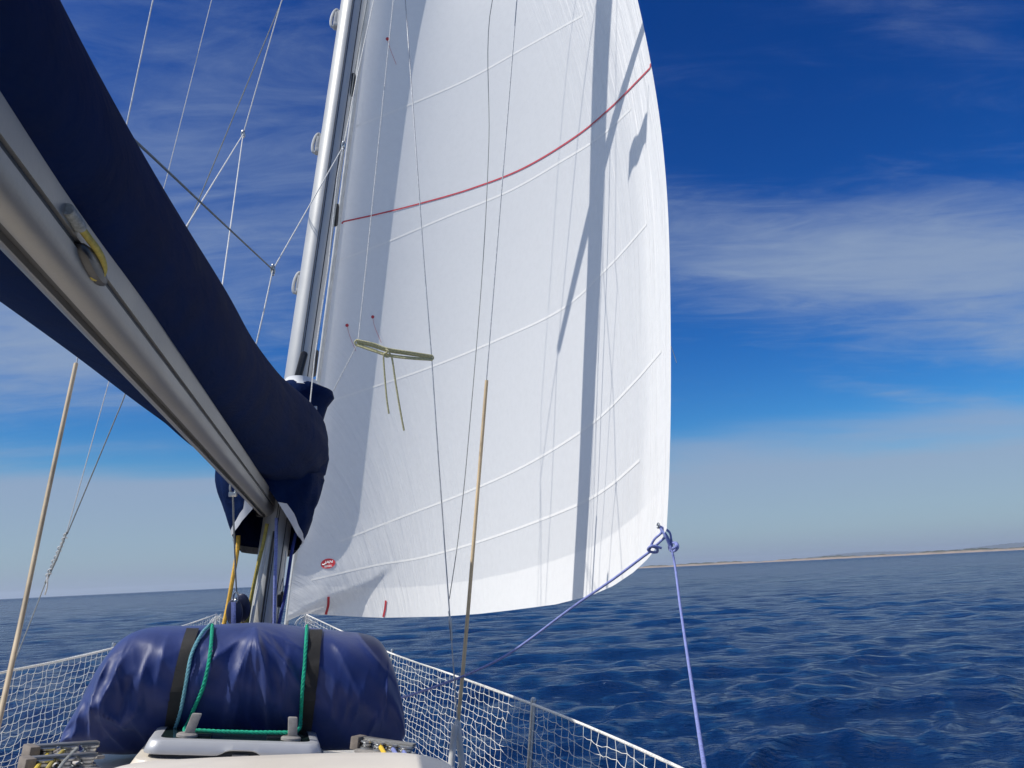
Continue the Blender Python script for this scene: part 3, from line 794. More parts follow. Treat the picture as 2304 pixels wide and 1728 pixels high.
# ------------------------------------------------------------------ wires and lines
def rope(name, pts, r, m, label, cat, group=None, n_=8, smooth=True, seg=8, parent=None):
    p = catmull(pts, seg) if smooth and len(pts) > 2 else np.array(pts)
    mb_ = MB(); mb_.tube(p, r, n_)
    if parent is not None: return mb_.build(name, m, parent)
    o_ = mb_.build(name, m); return tag(o_, label, cat, group)
def lay_rope(mb_, pts, r, turns=60, strands=3):
    """laid rope of twisted strands along a path"""
    p = catmull(pts, 40); t, nn, bb = frames(p)
    d = np.concatenate([[0], np.cumsum(np.linalg.norm(np.diff(p, axis=0), axis=1))])
    for k in range(strands):
        a = d / (r * 7.5) * 2 * math.pi + k * 2 * math.pi / strands
        mb_.tube(p + r * .52 * (np.cos(a)[:, None] * nn + np.sin(a)[:, None] * bb), r * .60, 6)
cap = thing('shroud', PA(1030, 1640, 4.1), 'starboard shroud wire with long weathered tan tube over its lower half', 'shroud')
ch = PA(1030, 1640, 4.1)
rope('wire', [tips[1], PA(1163, 0, 4.16), PA(1094, 862, 4.12)], .0034, wire, None, None, smooth=False, parent=cap)
rope('tube_cover', [PA(1095, 856, 4.12), PA(1071, 1155, 4.11), PA(1047, 1448, 4.10), PA(1031, 1622, 4.10)], .0092, tube_b, None, None, n_=12, parent=cap)
rope('turnbuckle', [PA(1030, 1618, 4.1), PA(1031, 1640, 4.1), PA(1040, 1728, 4.1), PA(1050, 1830, 4.08)], [.010] * 4 + [.016] * 21, white_pl, None, None, n_=12, parent=cap)
low = thing('shroud', PA(1020, 1640, 4.0), 'bare starboard lower shroud wire running down from the mast past the cord bundle', 'shroud')
rope('wire', [M0 + MM * 4.2 + S * .07, PA(912, 0, 4.16), PA(954, 590, 4.14), PA(971, 802, 4.13), PA(985, 1010, 4.12), PA(1012, 1385, 4.10), PA(1029, 1620, 4.08)], .0032, wire, None, None, smooth=False, parent=low)
rope('toggle', [PA(1010, 1375, 4.09), PA(1013, 1400, 4.09), PA(1016, 1440, 4.09)], [.004] * 6 + [.0075] * 5 + [.0065] * 6, steel, None, None, parent=low)
rope('turnbuckle', [PA(1029, 1622, 4.08), PA(1022, 1650, 4.07), PA(1015, 1728, 4.06), PA(1008, 1830, 4.05)], [.010] * 4 + [.016] * 21, white_pl, None, None, n_=12, parent=low)
rope('flag_halyard', [tips[1], PA(1108, 0, 4.2), PA(1100, 320, 4.2), PA(1086, 600, 4.2), PA(1053, 1000, 4.2), PA(1032, 1203, 4.18), PA(1011, 1348, 4.13)], .0022, line_g, 'thin grey line bowed in front of the sail, tied to the bare shroud', 'line')
cap2 = thing('shroud', PA(-40, 1790, 3.1), 'port shroud in a long reddish tan tube at the far left', 'shroud')
rope('wire', [tips[-1], P(344, 0, 5.15), P(170, 826, 4.35)], .0040, wire, None, None, smooth=False, parent=cap2)
rope('tube_cover', [P(171, 818, 4.35), P(112, 1090, 4.0), P(50, 1385, 3.6), P(0, 1612, 3.2), P(-40, 1790, 3.05)], .0108, tube_r, None, None, n_=12, parent=cap2)
J1 = P(149, 1202, 4.3)
rope('running_line', [M0 + MM * 8.2 - S * .07, P(476, 0, 5.3), P(375, 400, 4.95), P(239, 880, 4.55), J1], .0024, line_w, 'thin white line slanting down to a lashing at the left, the paler of two', 'line', smooth=False)
rope('running_line', [M0 + MM * 6.2 - S * .07, P(635, 0, 5.2), P(422, 510, 4.8), P(275, 905, 4.5), J1 + .004 * S], .0034, line_g, 'grey line crossing behind the sail bag down to the same lashing', 'line', smooth=False)
lash = thing('lashing', J1, 'white cord lashing wound around the joined lines at the lower left', 'lashing')
mb = MB(); mb.tube([J1 + U * .01, P(128, 1255, 4.2), P(102, 1312, 4.12)], .0052, 8); mb.build('core', line_g, lash)
pts = []
q0, q1 = J1, P(105, 1302, 4.13); ax = (q1 - q0); L_ = np.linalg.norm(ax); ax /= L_; e1 = np.cross(ax, S); e1 /= np.linalg.norm(e1); e2 = np.cross(ax, e1)
for t in np.linspace(0, 1, 160):
    rr_ = .0085 * (1 + .25 * math.sin(t * 23)); pts.append(q0 + ax * L_ * t + rr_ * (math.cos(t * 62) * e1 + math.sin(t * 62) * e2))
mb = MB(); mb.tube(pts, .0032, 6); mb.build('winding', line_w, lash)
mb = MB(); mb.tube(catmull([P(107, 1295, 4.12), P(106, 1320, 4.1), P(101, 1338, 4.1)], 5), .004, 6); mb.build('loose_end', line_w, lash)
rope('running_line', [P(102, 1312, 4.12), P(70, 1395, 4.0), P(20, 1520, 3.8), P(-20, 1640, 3.6)], .0026, line_g, 'thin grey line leading down from the white lashing to the port netting', 'line', smooth=False)
# lazy jacks, port
N1 = P(547, 302, 4.4)
lj = thing('lazy_jack', N1, 'white lazy jack cord splitting at a small ring left of the mast', 'lazy jack')
rope('main_cord', [M0 + MM * 6.6 - S * .07, P(650, -60, 4.75), P(634, 0, 4.7), N1], .0030, line_w, None, None, smooth=False, parent=lj)
rope('leg', [N1, P(427, 497, 2.75), P(325, 664, 1.95)], .0026, line_w, None, None, smooth=False, parent=lj)
rope('leg', [N1, P(520, 500, 3.5), P(498, 657, 3.05), P(481, 790, 2.75)], .0026, line_w, None, None, smooth=False, parent=lj)
mb = MB(); mb.tube([N1 + .018 * (math.cos(t) * UV_ + .45 * math.sin(t) * RV) for t in np.linspace(0, 6.28, 18)], .0045, 6, cap=False); mb.build('ring', steel, lj)
# lazy jacks, starboard
N3 = P(773, 328, 4.05); N2 = P(614, 607, 3.35)
lj2 = thing('lazy_jack', N3, 'starboard lazy jack crossing in front of the mast with two branching rings', 'lazy jack')
rope('main_cord', [M0 + MM * 6.6 + S * .07, P(852, -50, 4.75), P(841, 0, 4.65), P(806, 160, 4.3), N3], .0030, line_w, None, None, smooth=False, parent=lj2)
rope('leg', [N3, N2], .0027, line_w, None, None, smooth=False, parent=lj2)
rope('leg', [N3, P(759, 398, 4.02), P(739, 597, 3.9), P(708, 805, 3.75), P(694, 945, 3.58)], .0028, line_w, None, None, smooth=False, parent=lj2)
rope('leg', [N2, P(596, 690, 3.25), P(577, 772, 3.16), P(571, 805, 3.15)], .0030, line_w, None, None, smooth=False, parent=lj2)
o = rope('leg', [N2, P(480, 482, 2.4), P(344, 354, 1.8), P(290, 304, 1.64), P(262, 278, 1.56)], .0030, line_g, None, None, smooth=False, parent=lj2); o['label'] = 'dark grey leg to the sail bag'
for q in (N3, N2):
    mb = MB(); mb.tube([q + .017 * (math.cos(t) * UV_ + .4 * math.sin(t) * RV) for t in np.linspace(0, 6.28, 18)], .0045, 6, cap=False)
    mb.ball(q + UV_ * .016, [RV, f0, UV_], [.007, .007, .009]); mb.ball(q - UV_ * .018, [RV, f0, UV_], [.007, .007, .008]); mb.build('ring', steel, lj2)
# line tied back by the hank of cord
rope('halyard', [M0 + MM * 7.5 + S * .07, P(890, -50, 4.6), P(885, 0, 4.5), P(869, 155, 4.4), P(824, 597, 4.15), P(806, 764, 4.02)], .0024, line_w, 'thin white halyard running down beside the mast to the cord bundle', 'halyard', smooth=False)
rope('halyard_tail', [P(805, 772, 4.02), P(790, 802, 4.01), P(770, 840, 4.0), P(750, 880, 4.0)], .0024, line_w, 'short white line from the cord bundle to the corner of the sail bag', 'line', smooth=False)
rope('wire_halyard', [P(829, -10, 4.72), P(797, 166, 4.60), P(757, 458, 4.38), P(739, 597, 4.28), P(711, 790, 4.13)], .0026, line_g, 'grey halyard lying along the aft face of the mast into its upper slot', 'halyard', smooth=False)
hank = thing('rope_hank', P(870, 795, 4.0), 'cream green cord bundle tied between two lines in front of the sail', 'rope')
mb = MB(); rk = np.random.default_rng(3)
for k in range(5):
    yo = (k - 2) * 3.4; zo = rk.uniform(-.006, .006)
    lo_ = 9 if k >= 3 else 2
    mb.tube(catmull([P(803, 771 + yo * .9, 4.0 + zo), P(840, 780 + yo * 1.05 + (3 if k >= 3 else 0), 3.99 + zo), P(872, 789 + yo * .9 + lo_ * .6, 3.985 + zo), P(920, 797 + yo * .9 + lo_ * .4, 3.99 + zo), P(971, 805 + yo * .75, 4.03 + zo)], 8), .0046, 8)
mb.tube(catmull([P(803, 764, 4.0), P(798, 771, 4.0), P(803, 779, 4.0)], 5), .0046, 8); mb.tube(catmull([P(970, 798, 4.03), P(975, 805, 4.03), P(970, 812, 4.03)], 5), .0046, 8)
mb.build('coil', cream_rope, hank)
mb = MB(); mb.tube(catmull([P(868, 786, 3.975), P(874, 790, 3.97), P(878, 800, 3.975), P(870, 803, 3.98), P(864, 797, 3.975), P(872, 792, 3.97)], 6), .0046, 8); mb.build('knot', cream_rope, hank)
mb = MB(); mb.tube(catmull([P(866, 797, 3.98), P(863, 806, 3.98), P(866, 850, 3.98), P(870, 895, 3.98), P(875, 931, 3.98)], 8), .0044, 8); mb.build('tail', cream_rope, hank)
mb = MB(); mb.tube(catmull([P(876, 798, 3.98), P(882, 806, 3.98), P(890, 860, 3.98), P(900, 920, 3.98), P(909, 969, 3.98)], 8), .0046, 8); mb.build('tail', cream_rope, hank)

# ------------------------------------------------------------------ kicker and halyards at the mast foot
vang = thing('kicker_tackle', P(531, 1380, 3.78), 'boom kicker wire with dark blue block hanging under the boom', 'tackle')
rope('wire', [P(524, 1108, 3.42), P(526, 1180, 3.5), P(530, 1290, 3.68), P(532, 1330, 3.74)], .0036, line_g, None, None, smooth=False, parent=vang)
mb = MB(); q = P(524, 1098, 3.40)
mb.tube([q + .020 * math.cos(t) * RV * .6 + .026 * math.sin(t) * UV_ for t in np.linspace(0, 6.28, 18)], .0046, 8, cap=False); mb.box(q - UV_ * .026, [RV, f0, UV_], [.017, .008, .010], .004); mb.build('shackle', steel, vang)
mb = MB(); q = P(531, 1342, 3.76); mb.tube([q + .012 * math.cos(t) * RV + .020 * math.sin(t) * UV_ for t in np.linspace(0, 6.28, 18)], .0046, 8, cap=False); mb.ball(q - UV_ * .02, [RV, f0, UV_], [.012, .012, .012]); mb.build('shackle', steel, vang)
for dx, dz in ((0, -.02), (.022, .02)):
    mb = MB(); mb.ball(P(531, 1376, 3.78) + RV * dx + f0 * dz + UV_ * (.012 if dx else 0), [RV, f0, UV_], [.039, .013, .066], 24, 13); ck = mb.build('block_cheek', blk_blue, vang)
    if not dx: mb = MB(); mb.box(P(531, 1376, 3.78) - f0 * .034, [RV, f0, UV_], [.011, .0015, .052], .001); mb.build('cheek_band', violet, ck)
rope('kicker_rope', [P(536, 1205, 3.92), P(534, 1240, 3.9), P(522, 1310, 3.84), P(512, 1365, 3.8), P(503, 1410, 3.76), P(500, 1440, 3.74)], .0100, oran, 'orange yellow rope left of the dark block below the boom', 'rope')
rope('kicker_rope', [P(510, 1372, 3.80), P(521, 1400, 3.78), P(527, 1440, 3.78)], .010, yel, 'dull yellow fall of rope under the left side of the dark block', 'rope')
rope('kicker_rope', [P(547, 1350, 3.80), P(553, 1375, 3.82), P(549, 1395, 3.82), P(543, 1412, 3.82), P(543, 1440, 3.82)], .009, yel, 'dull yellow fall of rope under the right side of the dark block', 'rope')
def mrope(name, pp, r, m, label):
    pts = []
    for x, y in pp:
        q, _ = mast_face(x, y); d = (q - CAM); zc_ = d @ f0; pts.append(P(x, y, zc_ - r - .004))
    rope(name, pts, r, m, label, 'halyard')
rope('halyard', [P(601, 1178, 3.88), P(592, 1225, 3.86), P(583, 1260, 3.85), P(568, 1330, 3.83), P(556, 1402, 3.80), P(550, 1450, 3.78)], .0088, yel, 'mustard yellow halyard down the left side of the mast foot', 'halyard')
rope('halyard', [P(606, 1205, 3.88), P(594, 1262, 3.86), P(578, 1335, 3.83), P(566, 1402, 3.80), P(560, 1450, 3.78)], .0075, white_pl, 'chalky white halyard between the yellow and black ones at the mast foot', 'halyard')
rope('halyard', [P(616, 1195, 3.87), P(606, 1262, 3.85), P(596, 1335, 3.82), P(587, 1402, 3.79), P(581, 1450, 3.77)], .0050, black_pl, 'thin black halyard down the middle of the mast foot', 'halyard')
rope('halyard', [P(622, 1165, 3.87), P(621, 1230, 3.85), P(619, 1300, 3.83), P(617, 1402, 3.80), P(615, 1450, 3.78)], .0084, violet, 'violet flecked halyard down the right side of the mast foot', 'halyard')
rope('halyard', [P(666, 1200, 3.98), P(655, 1250, 3.94), P(643, 1330, 3.88), P(628, 1402, 3.82), P(620, 1450, 3.80)], .0080, dblue, 'dark blue halyard between the mast foot and the sail', 'halyard')
tb = thing('wire_tensioner', P(628, 1360, 3.85), 'thin wire with a small black block right of the mast foot', 'tackle')
rope('wire', [P(643, 1240, 3.95), P(639, 1298, 3.92)], .0024, wire, None, None, smooth=False, parent=tb)
for dx in (-1, 1): rope('strand', [P(637, 1300, 3.92), P(634 + 3 * dx, 1322, 3.9), P(630 + 2 * dx, 1345, 3.88)], .0022, line_g, None, None, parent=tb)
mb = MB(); mb.box(P(630, 1352, 3.87), [RV, f0, UV_], [.012, .012, .030], .006); mb.box(P(635, 1347, 3.88), [RV, f0, UV_], [.006, .01, .034], .005); mb.build('block', black_pl, tb)
rope('strand', [P(628, 1365, 3.86), P(623, 1402, 3.84), P(620, 1440, 3.82)], .0034, line_g, None, None, smooth=False, parent=tb)

# ------------------------------------------------------------------ jib sheets
CL = clew
czd = (CL - CAM) @ f0
sh1 = thing('jib_sheet', CL, 'violet blue jib sheet from the sail corner down to the lower right', 'rope')
mb = MB(); mb.tube(catmull([CL, P(1503, 1210, czd), P(1508, 1228, czd - .03), P(1513, 1244, czd - .04), P(1520, 1282, czd - .10), P(1532, 1375, czd - .45), P(1555, 1530, czd - 1.1), P(1588, 1745, czd - 1.9), P(1612, 1880, czd - 2.15)], 10), .0050, 10); mb.build('line', violet, sh1)
mb = MB()
mb.tube(catmull([P(1512, 1222, czd - .02), P(1522, 1222, czd - .04), P(1525, 1232, czd - .05), P(1517, 1240, czd - .04), P(1508, 1238, czd), P(1506, 1228, czd), P(1514, 1221, czd - .02), P(1522, 1228, czd - .05), P(1512, 1236, czd - .06)], 8), .0056, 8); mb.build('knot', violet, sh1)
mb = MB(); mb.tube(catmull([CL, P(1496, 1204, czd - .03), P(1504, 1222, czd - .03), P(1509, 1236, czd - .03)], 6), .0050, 8); mb.tube(catmull([CL, P(1505, 1196, czd), P(1510, 1212, czd), P(1512, 1230, czd)], 6), .0050, 8); mb.build('bight', violet, sh1)
sh2 = thing('jib_sheet', CL, 'slack violet blue jib sheet running left under the foot of the sail', 'rope')
mb = MB(); mb.tube(catmull([P(1464, 1240, czd), P(1440, 1258, czd), P(1380, 1303, czd + .05), P(1290, 1365, czd + .1), P(1190, 1440, czd + .22), P(1130, 1480, czd + .3), P(1060, 1514, czd + .42), P(990, 1541, czd + .55), P(920, 1565, czd + .7), P(860, 1580, czd + .85), P(800, 1590, czd + 1.0)], 10), .0058, 10); mb.build('line', violet, sh2)
mb = MB(); mb.tube(catmull([P(1460, 1238, czd), P(1466, 1230, czd - .02), P(1478, 1234, czd - .02), P(1478, 1242, czd), P(1466, 1242, czd), P(1458, 1236, czd - .01), P(1468, 1228, czd - .03), P(1488, 1233, czd - .02)], 8), .0056, 8); mb.build('knot', violet, sh2)
mb = MB(); mb.tube(catmull([P(1462, 1234, czd), P(1472, 1214, czd - .02), P(1488, 1198, czd - .02), CL], 6), .0050, 8); mb.tube(catmull([P(1470, 1232, czd), P(1486, 1218, czd), P(1498, 1204, czd), CL], 6), .0050, 8); mb.build('bight', violet, sh2)

# ------------------------------------------------------------------ guard rails, netting
def net(label, top, bot, cell, rows, seed):
    rk = np.random.default_rng(seed)
    t = np.array(top); b = np.array(bot)
    d = np.concatenate([[0], np.cumsum(np.linalg.norm(np.diff(t, axis=0), axis=1))]); L = d[-1]; N = int(L / cell)
    s_ = np.linspace(0, L, N + 1)
    tt = np.array([[np.interp(x, d, t[:, k]) for k in range(3)] for x in s_]); bb = np.array([[np.interp(x, d, b[:, k]) for k in range(3)] for x in s_])
    sag = np.sin(np.pi * ((s_ * .9) % 1.0)) * .012
    Gd = np.zeros((N + 1, rows + 1, 3))
    for j in range(rows + 1):
        v = j / rows
        Gd[:, j] = tt + (bb - tt) * v - np.array([0, 0, 1]) * (sag * math.sin(math.pi * v))[:, None]
    jit = rk.normal(0, .0045, Gd.shape); jit[:, 0] *= .3; jit[:, -1] *= .3
    # slow drift so that the mesh hangs slack
    xs = np.arange(N + 1)[:, None]; ys = np.arange(rows + 1)[None]
    dr = cell * .16 * np.sin(xs * .23 + ys * .5 + seed); along = np.gradient(tt, axis=0); along /= np.linalg.norm(along, axis=1)[:, None]
    Gd += jit + along[:, None] * (dr * np.sin(np.pi * ys / rows))[..., None]
    root = thing('safety_netting', bot[0], label, 'netting')
    mb_ = MB(); rc = .00125
    def cord(p, q):
        dd = q - p; ln = np.linalg.norm(dd); mid = (p + q) / 2 - np.array([0, 0, .004 + .1 * ln * rk.random()]) * .5
        mb_.tube([p, mid, q], [rc * 1.35, rc, rc * 1.35], 4, cap=False)
    for i in range(N + 1):
        for j in range(rows + 1):
            if j < rows: cord(Gd[i, j], Gd[i, j + 1])
            if i < N: cord(Gd[i, j], Gd[i + 1, j])
    mb_.build('mesh', net_m, root, angle=None)
    mb_ = MB(); mb_.tube(catmull(top, 6), .0062, 8)
    an = []
    for x in np.linspace(0, L, int(L / .012)):
        p = np.array([np.interp(x, d, t[:, k]) for k in range(3)]); an.append(p + .0075 * np.array([math.cos(x * 260) * .6, math.cos(x * 260) * .6, math.sin(x * 260)]))
    mb_.tube(an, .0022, 4); mb_.build('top_line', net_m, root)
    return root
def down(p, h): return np.array(p) - U * h
st_top = [P(690, 1383, 9.0), P(765, 1418, 8.2), P(880, 1470, 7.0), P(1015, 1517, 5.6), P(1200, 1585, 4.15), P(1370, 1655, 3.25), P(1530, 1728, 2.68), P(1760, 1840, 2.1)]
st_bot = [down(st_top[0], .50), down(st_top[1], .58), down(st_top[2], .62), down(st_top[3], .62), down(st_top[4], .62), down(st_top[5], .62), down(st_top[6], .62), down(st_top[7], .62)]
net('white safety netting along the starboard rail, right of the blue bag', st_top, st_bot, .088, 15, 3)
pt_top = [P(488, 1382, 9.0), P(420, 1406, 7.9), P(255, 1458, 5.75), P(130, 1488, 4.9), P(0, 1514, 4.2), P(-260, 1580, 3.2), P(-560, 1660, 2.5)]
pt_bot = [down(pt_top[0], .5), down(pt_top[1], .56), down(pt_top[2], .60), down(pt_top[3], .59), down(pt_top[4], .57), down(pt_top[5], .57), down(pt_top[6], .57)]
net('white safety netting along the port rail, left of the blue bag', pt_top, pt_bot, .088, 15, 8)
# gathered net corners near the bow
for q, sgn, lab in ((P(683, 1384, 9.05), 1, 'bunched white net end tied near the bow beside the sail corner'), (P(494, 1386, 9.05), -1, 'frayed bunched net end at the bow left of the yellow ropes')):
    mb = MB(); rk = np.random.default_rng(20 + sgn)
    for k in range(26):
        e = q + RV * sgn * rk.uniform(-.10, .16) - UV_ * rk.uniform(.08, .20) + f0 * rk.uniform(-.03, .03)
        mb.tube(catmull([q + RV * rk.uniform(-.02, .05) * sgn + UV_ * rk.uniform(-.02, .025), (q + e) / 2 + RV * rk.normal(0, .03), e], 4), .0034, 4)
    o = mb.build('net_end', net_m); tag(o, lab, 'netting')
def stanchion(p, h, label, r=.0125):
    t = thing('stanchion', down(p, h), label, 'stanchion', 'guard rail stanchions')
    m_ = MB(); m_.tube([down(p, h), down(p, h * .5), np.array(p) + U * .012], r, 14); m_.build('post', steel, t)
    m_ = MB(); m_.lathe(np.array(p) + U * .012, U, [(r * 1.05, -.004), (r * 1.15, .004), (r * .9, .014), (r * .3, .018)], 14); m_.build('cap', steel, t)
    m_ = MB(); m_.lathe(down(p, h), U, [(.04, -.01), (.04, .004), (.02, .012), (.018, .07)], 16); m_.build('base', steel, t)
stanchion(P(1200, 1583, 4.17), .64, 'steel stanchion standing in the starboard netting, the nearer one', .0140)
stanchion(P(882, 1468, 7.02), .64, 'far steel stanchion just beside the right side of the blue bag')
stanchion(P(255, 1455, 5.77), .62, 'steel stanchion in the port netting beside the left end of the blue bag')
stanchion(P(-330, 1592, 3.05), .6, 'steel stanchion on the port rail beyond the left edge of the picture')

# ------------------------------------------------------------------ blue covered life raft on the coachroof
raft = thing('life_raft', P(520, 1690, 3.25), 'bundle under a glossy blue cover strapped on the coachroof before the mast', 'life raft')
# px, ytop, ybottom, half depth, centre depth
RT = [(152, 1652, 1668, .14, 3.12), (168, 1618, 1674, .20, 3.15), (195, 1570, 1680, .235, 3.20), (235, 1492, 1686, .26, 3.25), (285, 1432, 1690, .275, 3.30), (345, 1411, 1690, .28, 3.33), (430, 1409, 1690, .28, 3.36), (540, 1403, 1688, .28, 3.40),
      (600, 1402, 1688, .28, 3.42), (690, 1412, 1686, .28, 3.46), (770, 1421, 1684, .275, 3.49), (820, 1427, 1682, .265, 3.52), (852, 1442, 1680, .25, 3.54), (876, 1492, 1676, .23, 3.55), (892, 1562, 1672, .20, 3.56), (899, 1612, 1664, .15, 3.57), (900, 1640, 1655, .07, 3.57)]
rc_ = catmull(RT, 8)
NV = 150
# creases of the cover: x0, y0, x1, y1 in photo pixels, height (m), width (px)
CREASE = [(572, 1408, 478, 1478, .012, 7), (572, 1408, 520, 1560, .016, 7), (574, 1408, 548, 1520, .012, 6), (576, 1408, 578, 1500, .018, 8), (578, 1410, 612, 1560, .016, 7), (580, 1410, 652, 1500, .014, 8), (582, 1408, 668, 1448, .010, 7),
          (590, 1500, 606, 1640, .016, 6), (545, 1540, 520, 1650, .014, 7), (622, 1560, 652, 1640, .014, 6), (560, 1600, 590, 1660, .010, 5), (640, 1470, 628, 1590, .012, 6), (500, 1440, 462, 1560, .009, 7), (455, 1500, 440, 1600, .008, 6),
          (268, 1470, 240, 1545, .026, 9), (240, 1545, 232, 1630, .022, 8), (300, 1470, 252, 1580, .018, 8), (252, 1580, 305, 1615, .026, 8), (305, 1615, 345, 1560, .018, 8), (330, 1520, 300, 1610, .016, 7), (350, 1470, 330, 1560, .010, 8), (305, 1430, 285, 1500, .010, 10),
          (215, 1560, 190, 1650, .014, 8), (260, 1610, 300, 1668, .018, 8), (320, 1600, 352, 1668, .014, 8), (300, 1540, 290, 1480, .010, 6), (390, 1420, 372, 1520, .008, 7),
          (735, 1600, 742, 1520, .010, 6), (760, 1612, 772, 1540, .010, 6), (782, 1612, 806, 1530, .012, 7), (742, 1440, 800, 1560, .008, 8), (835, 1590, 812, 1655, .018, 7), (855, 1500, 846, 1600, .012, 7), (800, 1440, 850, 1500, .010, 8)]
CREASE = np.array(CREASE, float)
def crease_h(px, py):
    a_ = CREASE[:, 0:2]; d_ = CREASE[:, 2:4] - a_; q = np.array([px, py]) - a_
    L2 = (d_ ** 2).sum(1); t = np.clip((q * d_).sum(1) / L2, 0, 1)
    e = np.sqrt(((q - d_ * t[:, None]) ** 2).sum(1)); side = np.sign(d_[:, 0] * q[:, 1] - d_[:, 1] * q[:, 0])
    w_ = CREASE[:, 5] * np.where(side > 0, .8, 2.2)                 # one flank steeper than the other
    tp = .35 + .65 * np.sin(np.pi * np.clip(t, .04, .96)) ** .6
    return float((CREASE[:, 4] * tp * np.exp(-e / w_)).sum())
def raft_pt(s_, a, off=0.0):
    """s_ index along the bundle (float), a angle: 0 = up, +90 = towards the camera"""
    px, yt, yb, hd, zc_ = [np.interp(s_, range(len(rc_)), rc_[:, k]) for k in range(5)]
    # body is built between the traced top and bottom at the middle of its depth
    pt = P(px, yt, zc_); pb = P(px, yb, zc_ - .10)
    up = (pt - pb); hgt = np.linalg.norm(up); c = (pt + pb) / 2
    ar = math.radians(a); cx_, sx_ = math.cos(ar), math.sin(ar)
    yy = np.sign(cx_) * abs(cx_) ** .62; xx = np.sign(sx_) * abs(sx_) ** .66
    # cover folds
    frac = np.clip((px - 150) / 750, 0, 1); low_ = .5 - .5 * yy
    g = 0.0
    def rdg(x): x = x - math.floor(x); q = 1 - abs(2 * x - 1); return q * q * (1.6 - .6 * q)
    th_ = math.atan2((px - 575) / 330.0, .10 + low_)          # fan of creases from the middle of the top edge
    fan = math.exp(-((px - 585) / 150) ** 2)
    g += .024 * (rdg(th_ * 2.6 + .15 + .12 * math.sin(7 * low_)) ** 1.5 - .35) * low_ ** .6 * fan
    g += .010 * (rdg(th_ * 5.7 + .6 + .3 * low_) ** 1.5 - .35) * low_ ** .7 * fan
    lf = math.exp(-((px - 250) / 105) ** 2)
    g += .020 * (rdg(frac * 7.0 + .55 * low_ + .2) - .4) * lf * low_ ** .8
    g += .010 * (rdg(frac * 11 - 1.6 * low_ + .3 * math.sin(6 * low_)) - .4) * lf * (low_ > .12)
    g += .020 * (rdg(low_ * 2.6 + frac * 3.0) - .5) * math.exp(-((px - 270) / 70) ** 2)
    rf = math.exp(-((px - 790) / 75) ** 2)
    g += .014 * (rdg(frac * 9 + .9 * low_) - .4) * rf * low_
    g += .006 * math.sin(frac * 47 + 9 * yy)
    g += .045 * math.exp(-((low_ - .97) / .10) ** 2) * math.exp(-((px - 235) / 110) ** 2) * (1 + .5 * math.sin(frac * 44))
    if sx_ > -.05: g += 1.75 * crease_h(px, yt + (yb - yt) * low_)
    tk = np.clip((low_ - .42) / .58, 0, 1)
    tuck = 1 - .40 * tk * tk * (3 - 2 * tk) * (1 - .75 * math.exp(-((px - 200) / 110) ** 2))
    k = 1 + (g + off) / hd
    nrm_in = hd * tuck * k
    return c - F * xx * nrm_in + (up / hgt) * yy * (hgt / 2 + (off if off else 0)) 
SS = np.linspace(0, len(rc_) - 1, 330)
mb = MB(); mb.rings([[raft_pt(s_, a) for a in np.linspace(0, 360, NV, endpoint=False)] for s_ in SS])
def cover_mat():
    m = bpy.data.materials.new('glossy_blue_cover'); m.use_nodes = True; k = NT(m.node_tree)
    co = k.add('ShaderNodeTexCoord').outputs['Object']
    n1 = k.noise(k.mapping(co, rot=(0, .5, .3), scale=(1, 1, .45)), 7, 6, .55, .5)
    n2 = k.noise(k.mapping(co, rot=(0, -.7, .2), scale=(1.3, 1, .5)), 16, 5, .55, .4)
    v = k.add('ShaderNodeTexVoronoi', feature='SMOOTH_F1', ins={'Vector': k.mapping(co, rot=(.2, .6, 0), scale=(1.2, 1, .8)), 'Scale': 5.0, 'Smoothness': .6}).outputs['Distance']
    rg = k.add('ShaderNodeTexNoise', noise_type='RIDGED_MULTIFRACTAL', ins={'Vector': k.mapping(co, rot=(.3, -.5, .2), scale=(1.0, 1, .55)), 'Scale': 4.2, 'Detail': 3.0, 'Roughness': .45, 'Distortion': .5}).outputs[0]
    h = k.math('ADD', k.math('ADD', n1, k.math('MULTIPLY', n2, .18)), k.math('MULTIPLY', rg, .55))
    bp = k.add('ShaderNodeBump', ins={'Strength': .3, 'Distance': .015, 'Height': h})
    c = k.mix(k.ramp(n1, .35, .65), (.0065, .0215, .118, 1), (.0085, .0255, .136, 1))
    b = k.add('ShaderNodeBsdfPrincipled', ins={'Base Color': c, 'Roughness': .50, 'Normal': bp.outputs[0]})
    b.inputs['Specular IOR Level'].default_value = .38; b.inputs['Sheen Weight'].default_value = .15
    k.add('ShaderNodeOutputMaterial', ins={0: b.outputs[0]}); return m
mb.build('cover', cover_mat(), raft, angle=None)
def s_of_px(px): return np.interp(px, rc_[:, 0], range(len(rc_)))
def raft_at(px, py, off):
    """point on the camera side of the cover that shows at a photo pixel"""
    best = None; s_ = s_of_px(px)
    for _ in range(3):
        best = None
        for a in np.linspace(-5, 165, 120):
            p = raft_pt(s_, a, off); x, y = proj(p)
            if best is None or abs(y - py) < best[0]: best = (abs(y - py), p, x, a)
        s_ = s_of_px(np.interp(s_, range(len(rc_)), rc_[:, 0]) + (px - best[2]))
    return best[1], s_, best[3]
def strap(pts, halfpx):
    rows = []
    q = catmull([(x, y, 0) for x, y in pts], 9)
    for x, y, _ in q:
        a_, b_ = raft_at(x - halfpx, y, .007)[0], raft_at(x + halfpx, y, .007)[0]
        rows.append([a_, (a_ + b_) / 2 - f0 * .001, b_])
    m_ = MB(); m_.rings(rows, closed=False); o_ = m_.build('strap', blk_web, raft)
strap([(434, 1413), (425, 1440), (412, 1490), (400, 1545), (390, 1600), (382, 1655)], 14)
strap([(712, 1416), (708, 1450), (703, 1510), (696, 1570), (690, 1620), (684, 1665)], 14)
def on_raft(pts, off): return [raft_at(x, y, off)[0] for x, y in pts]
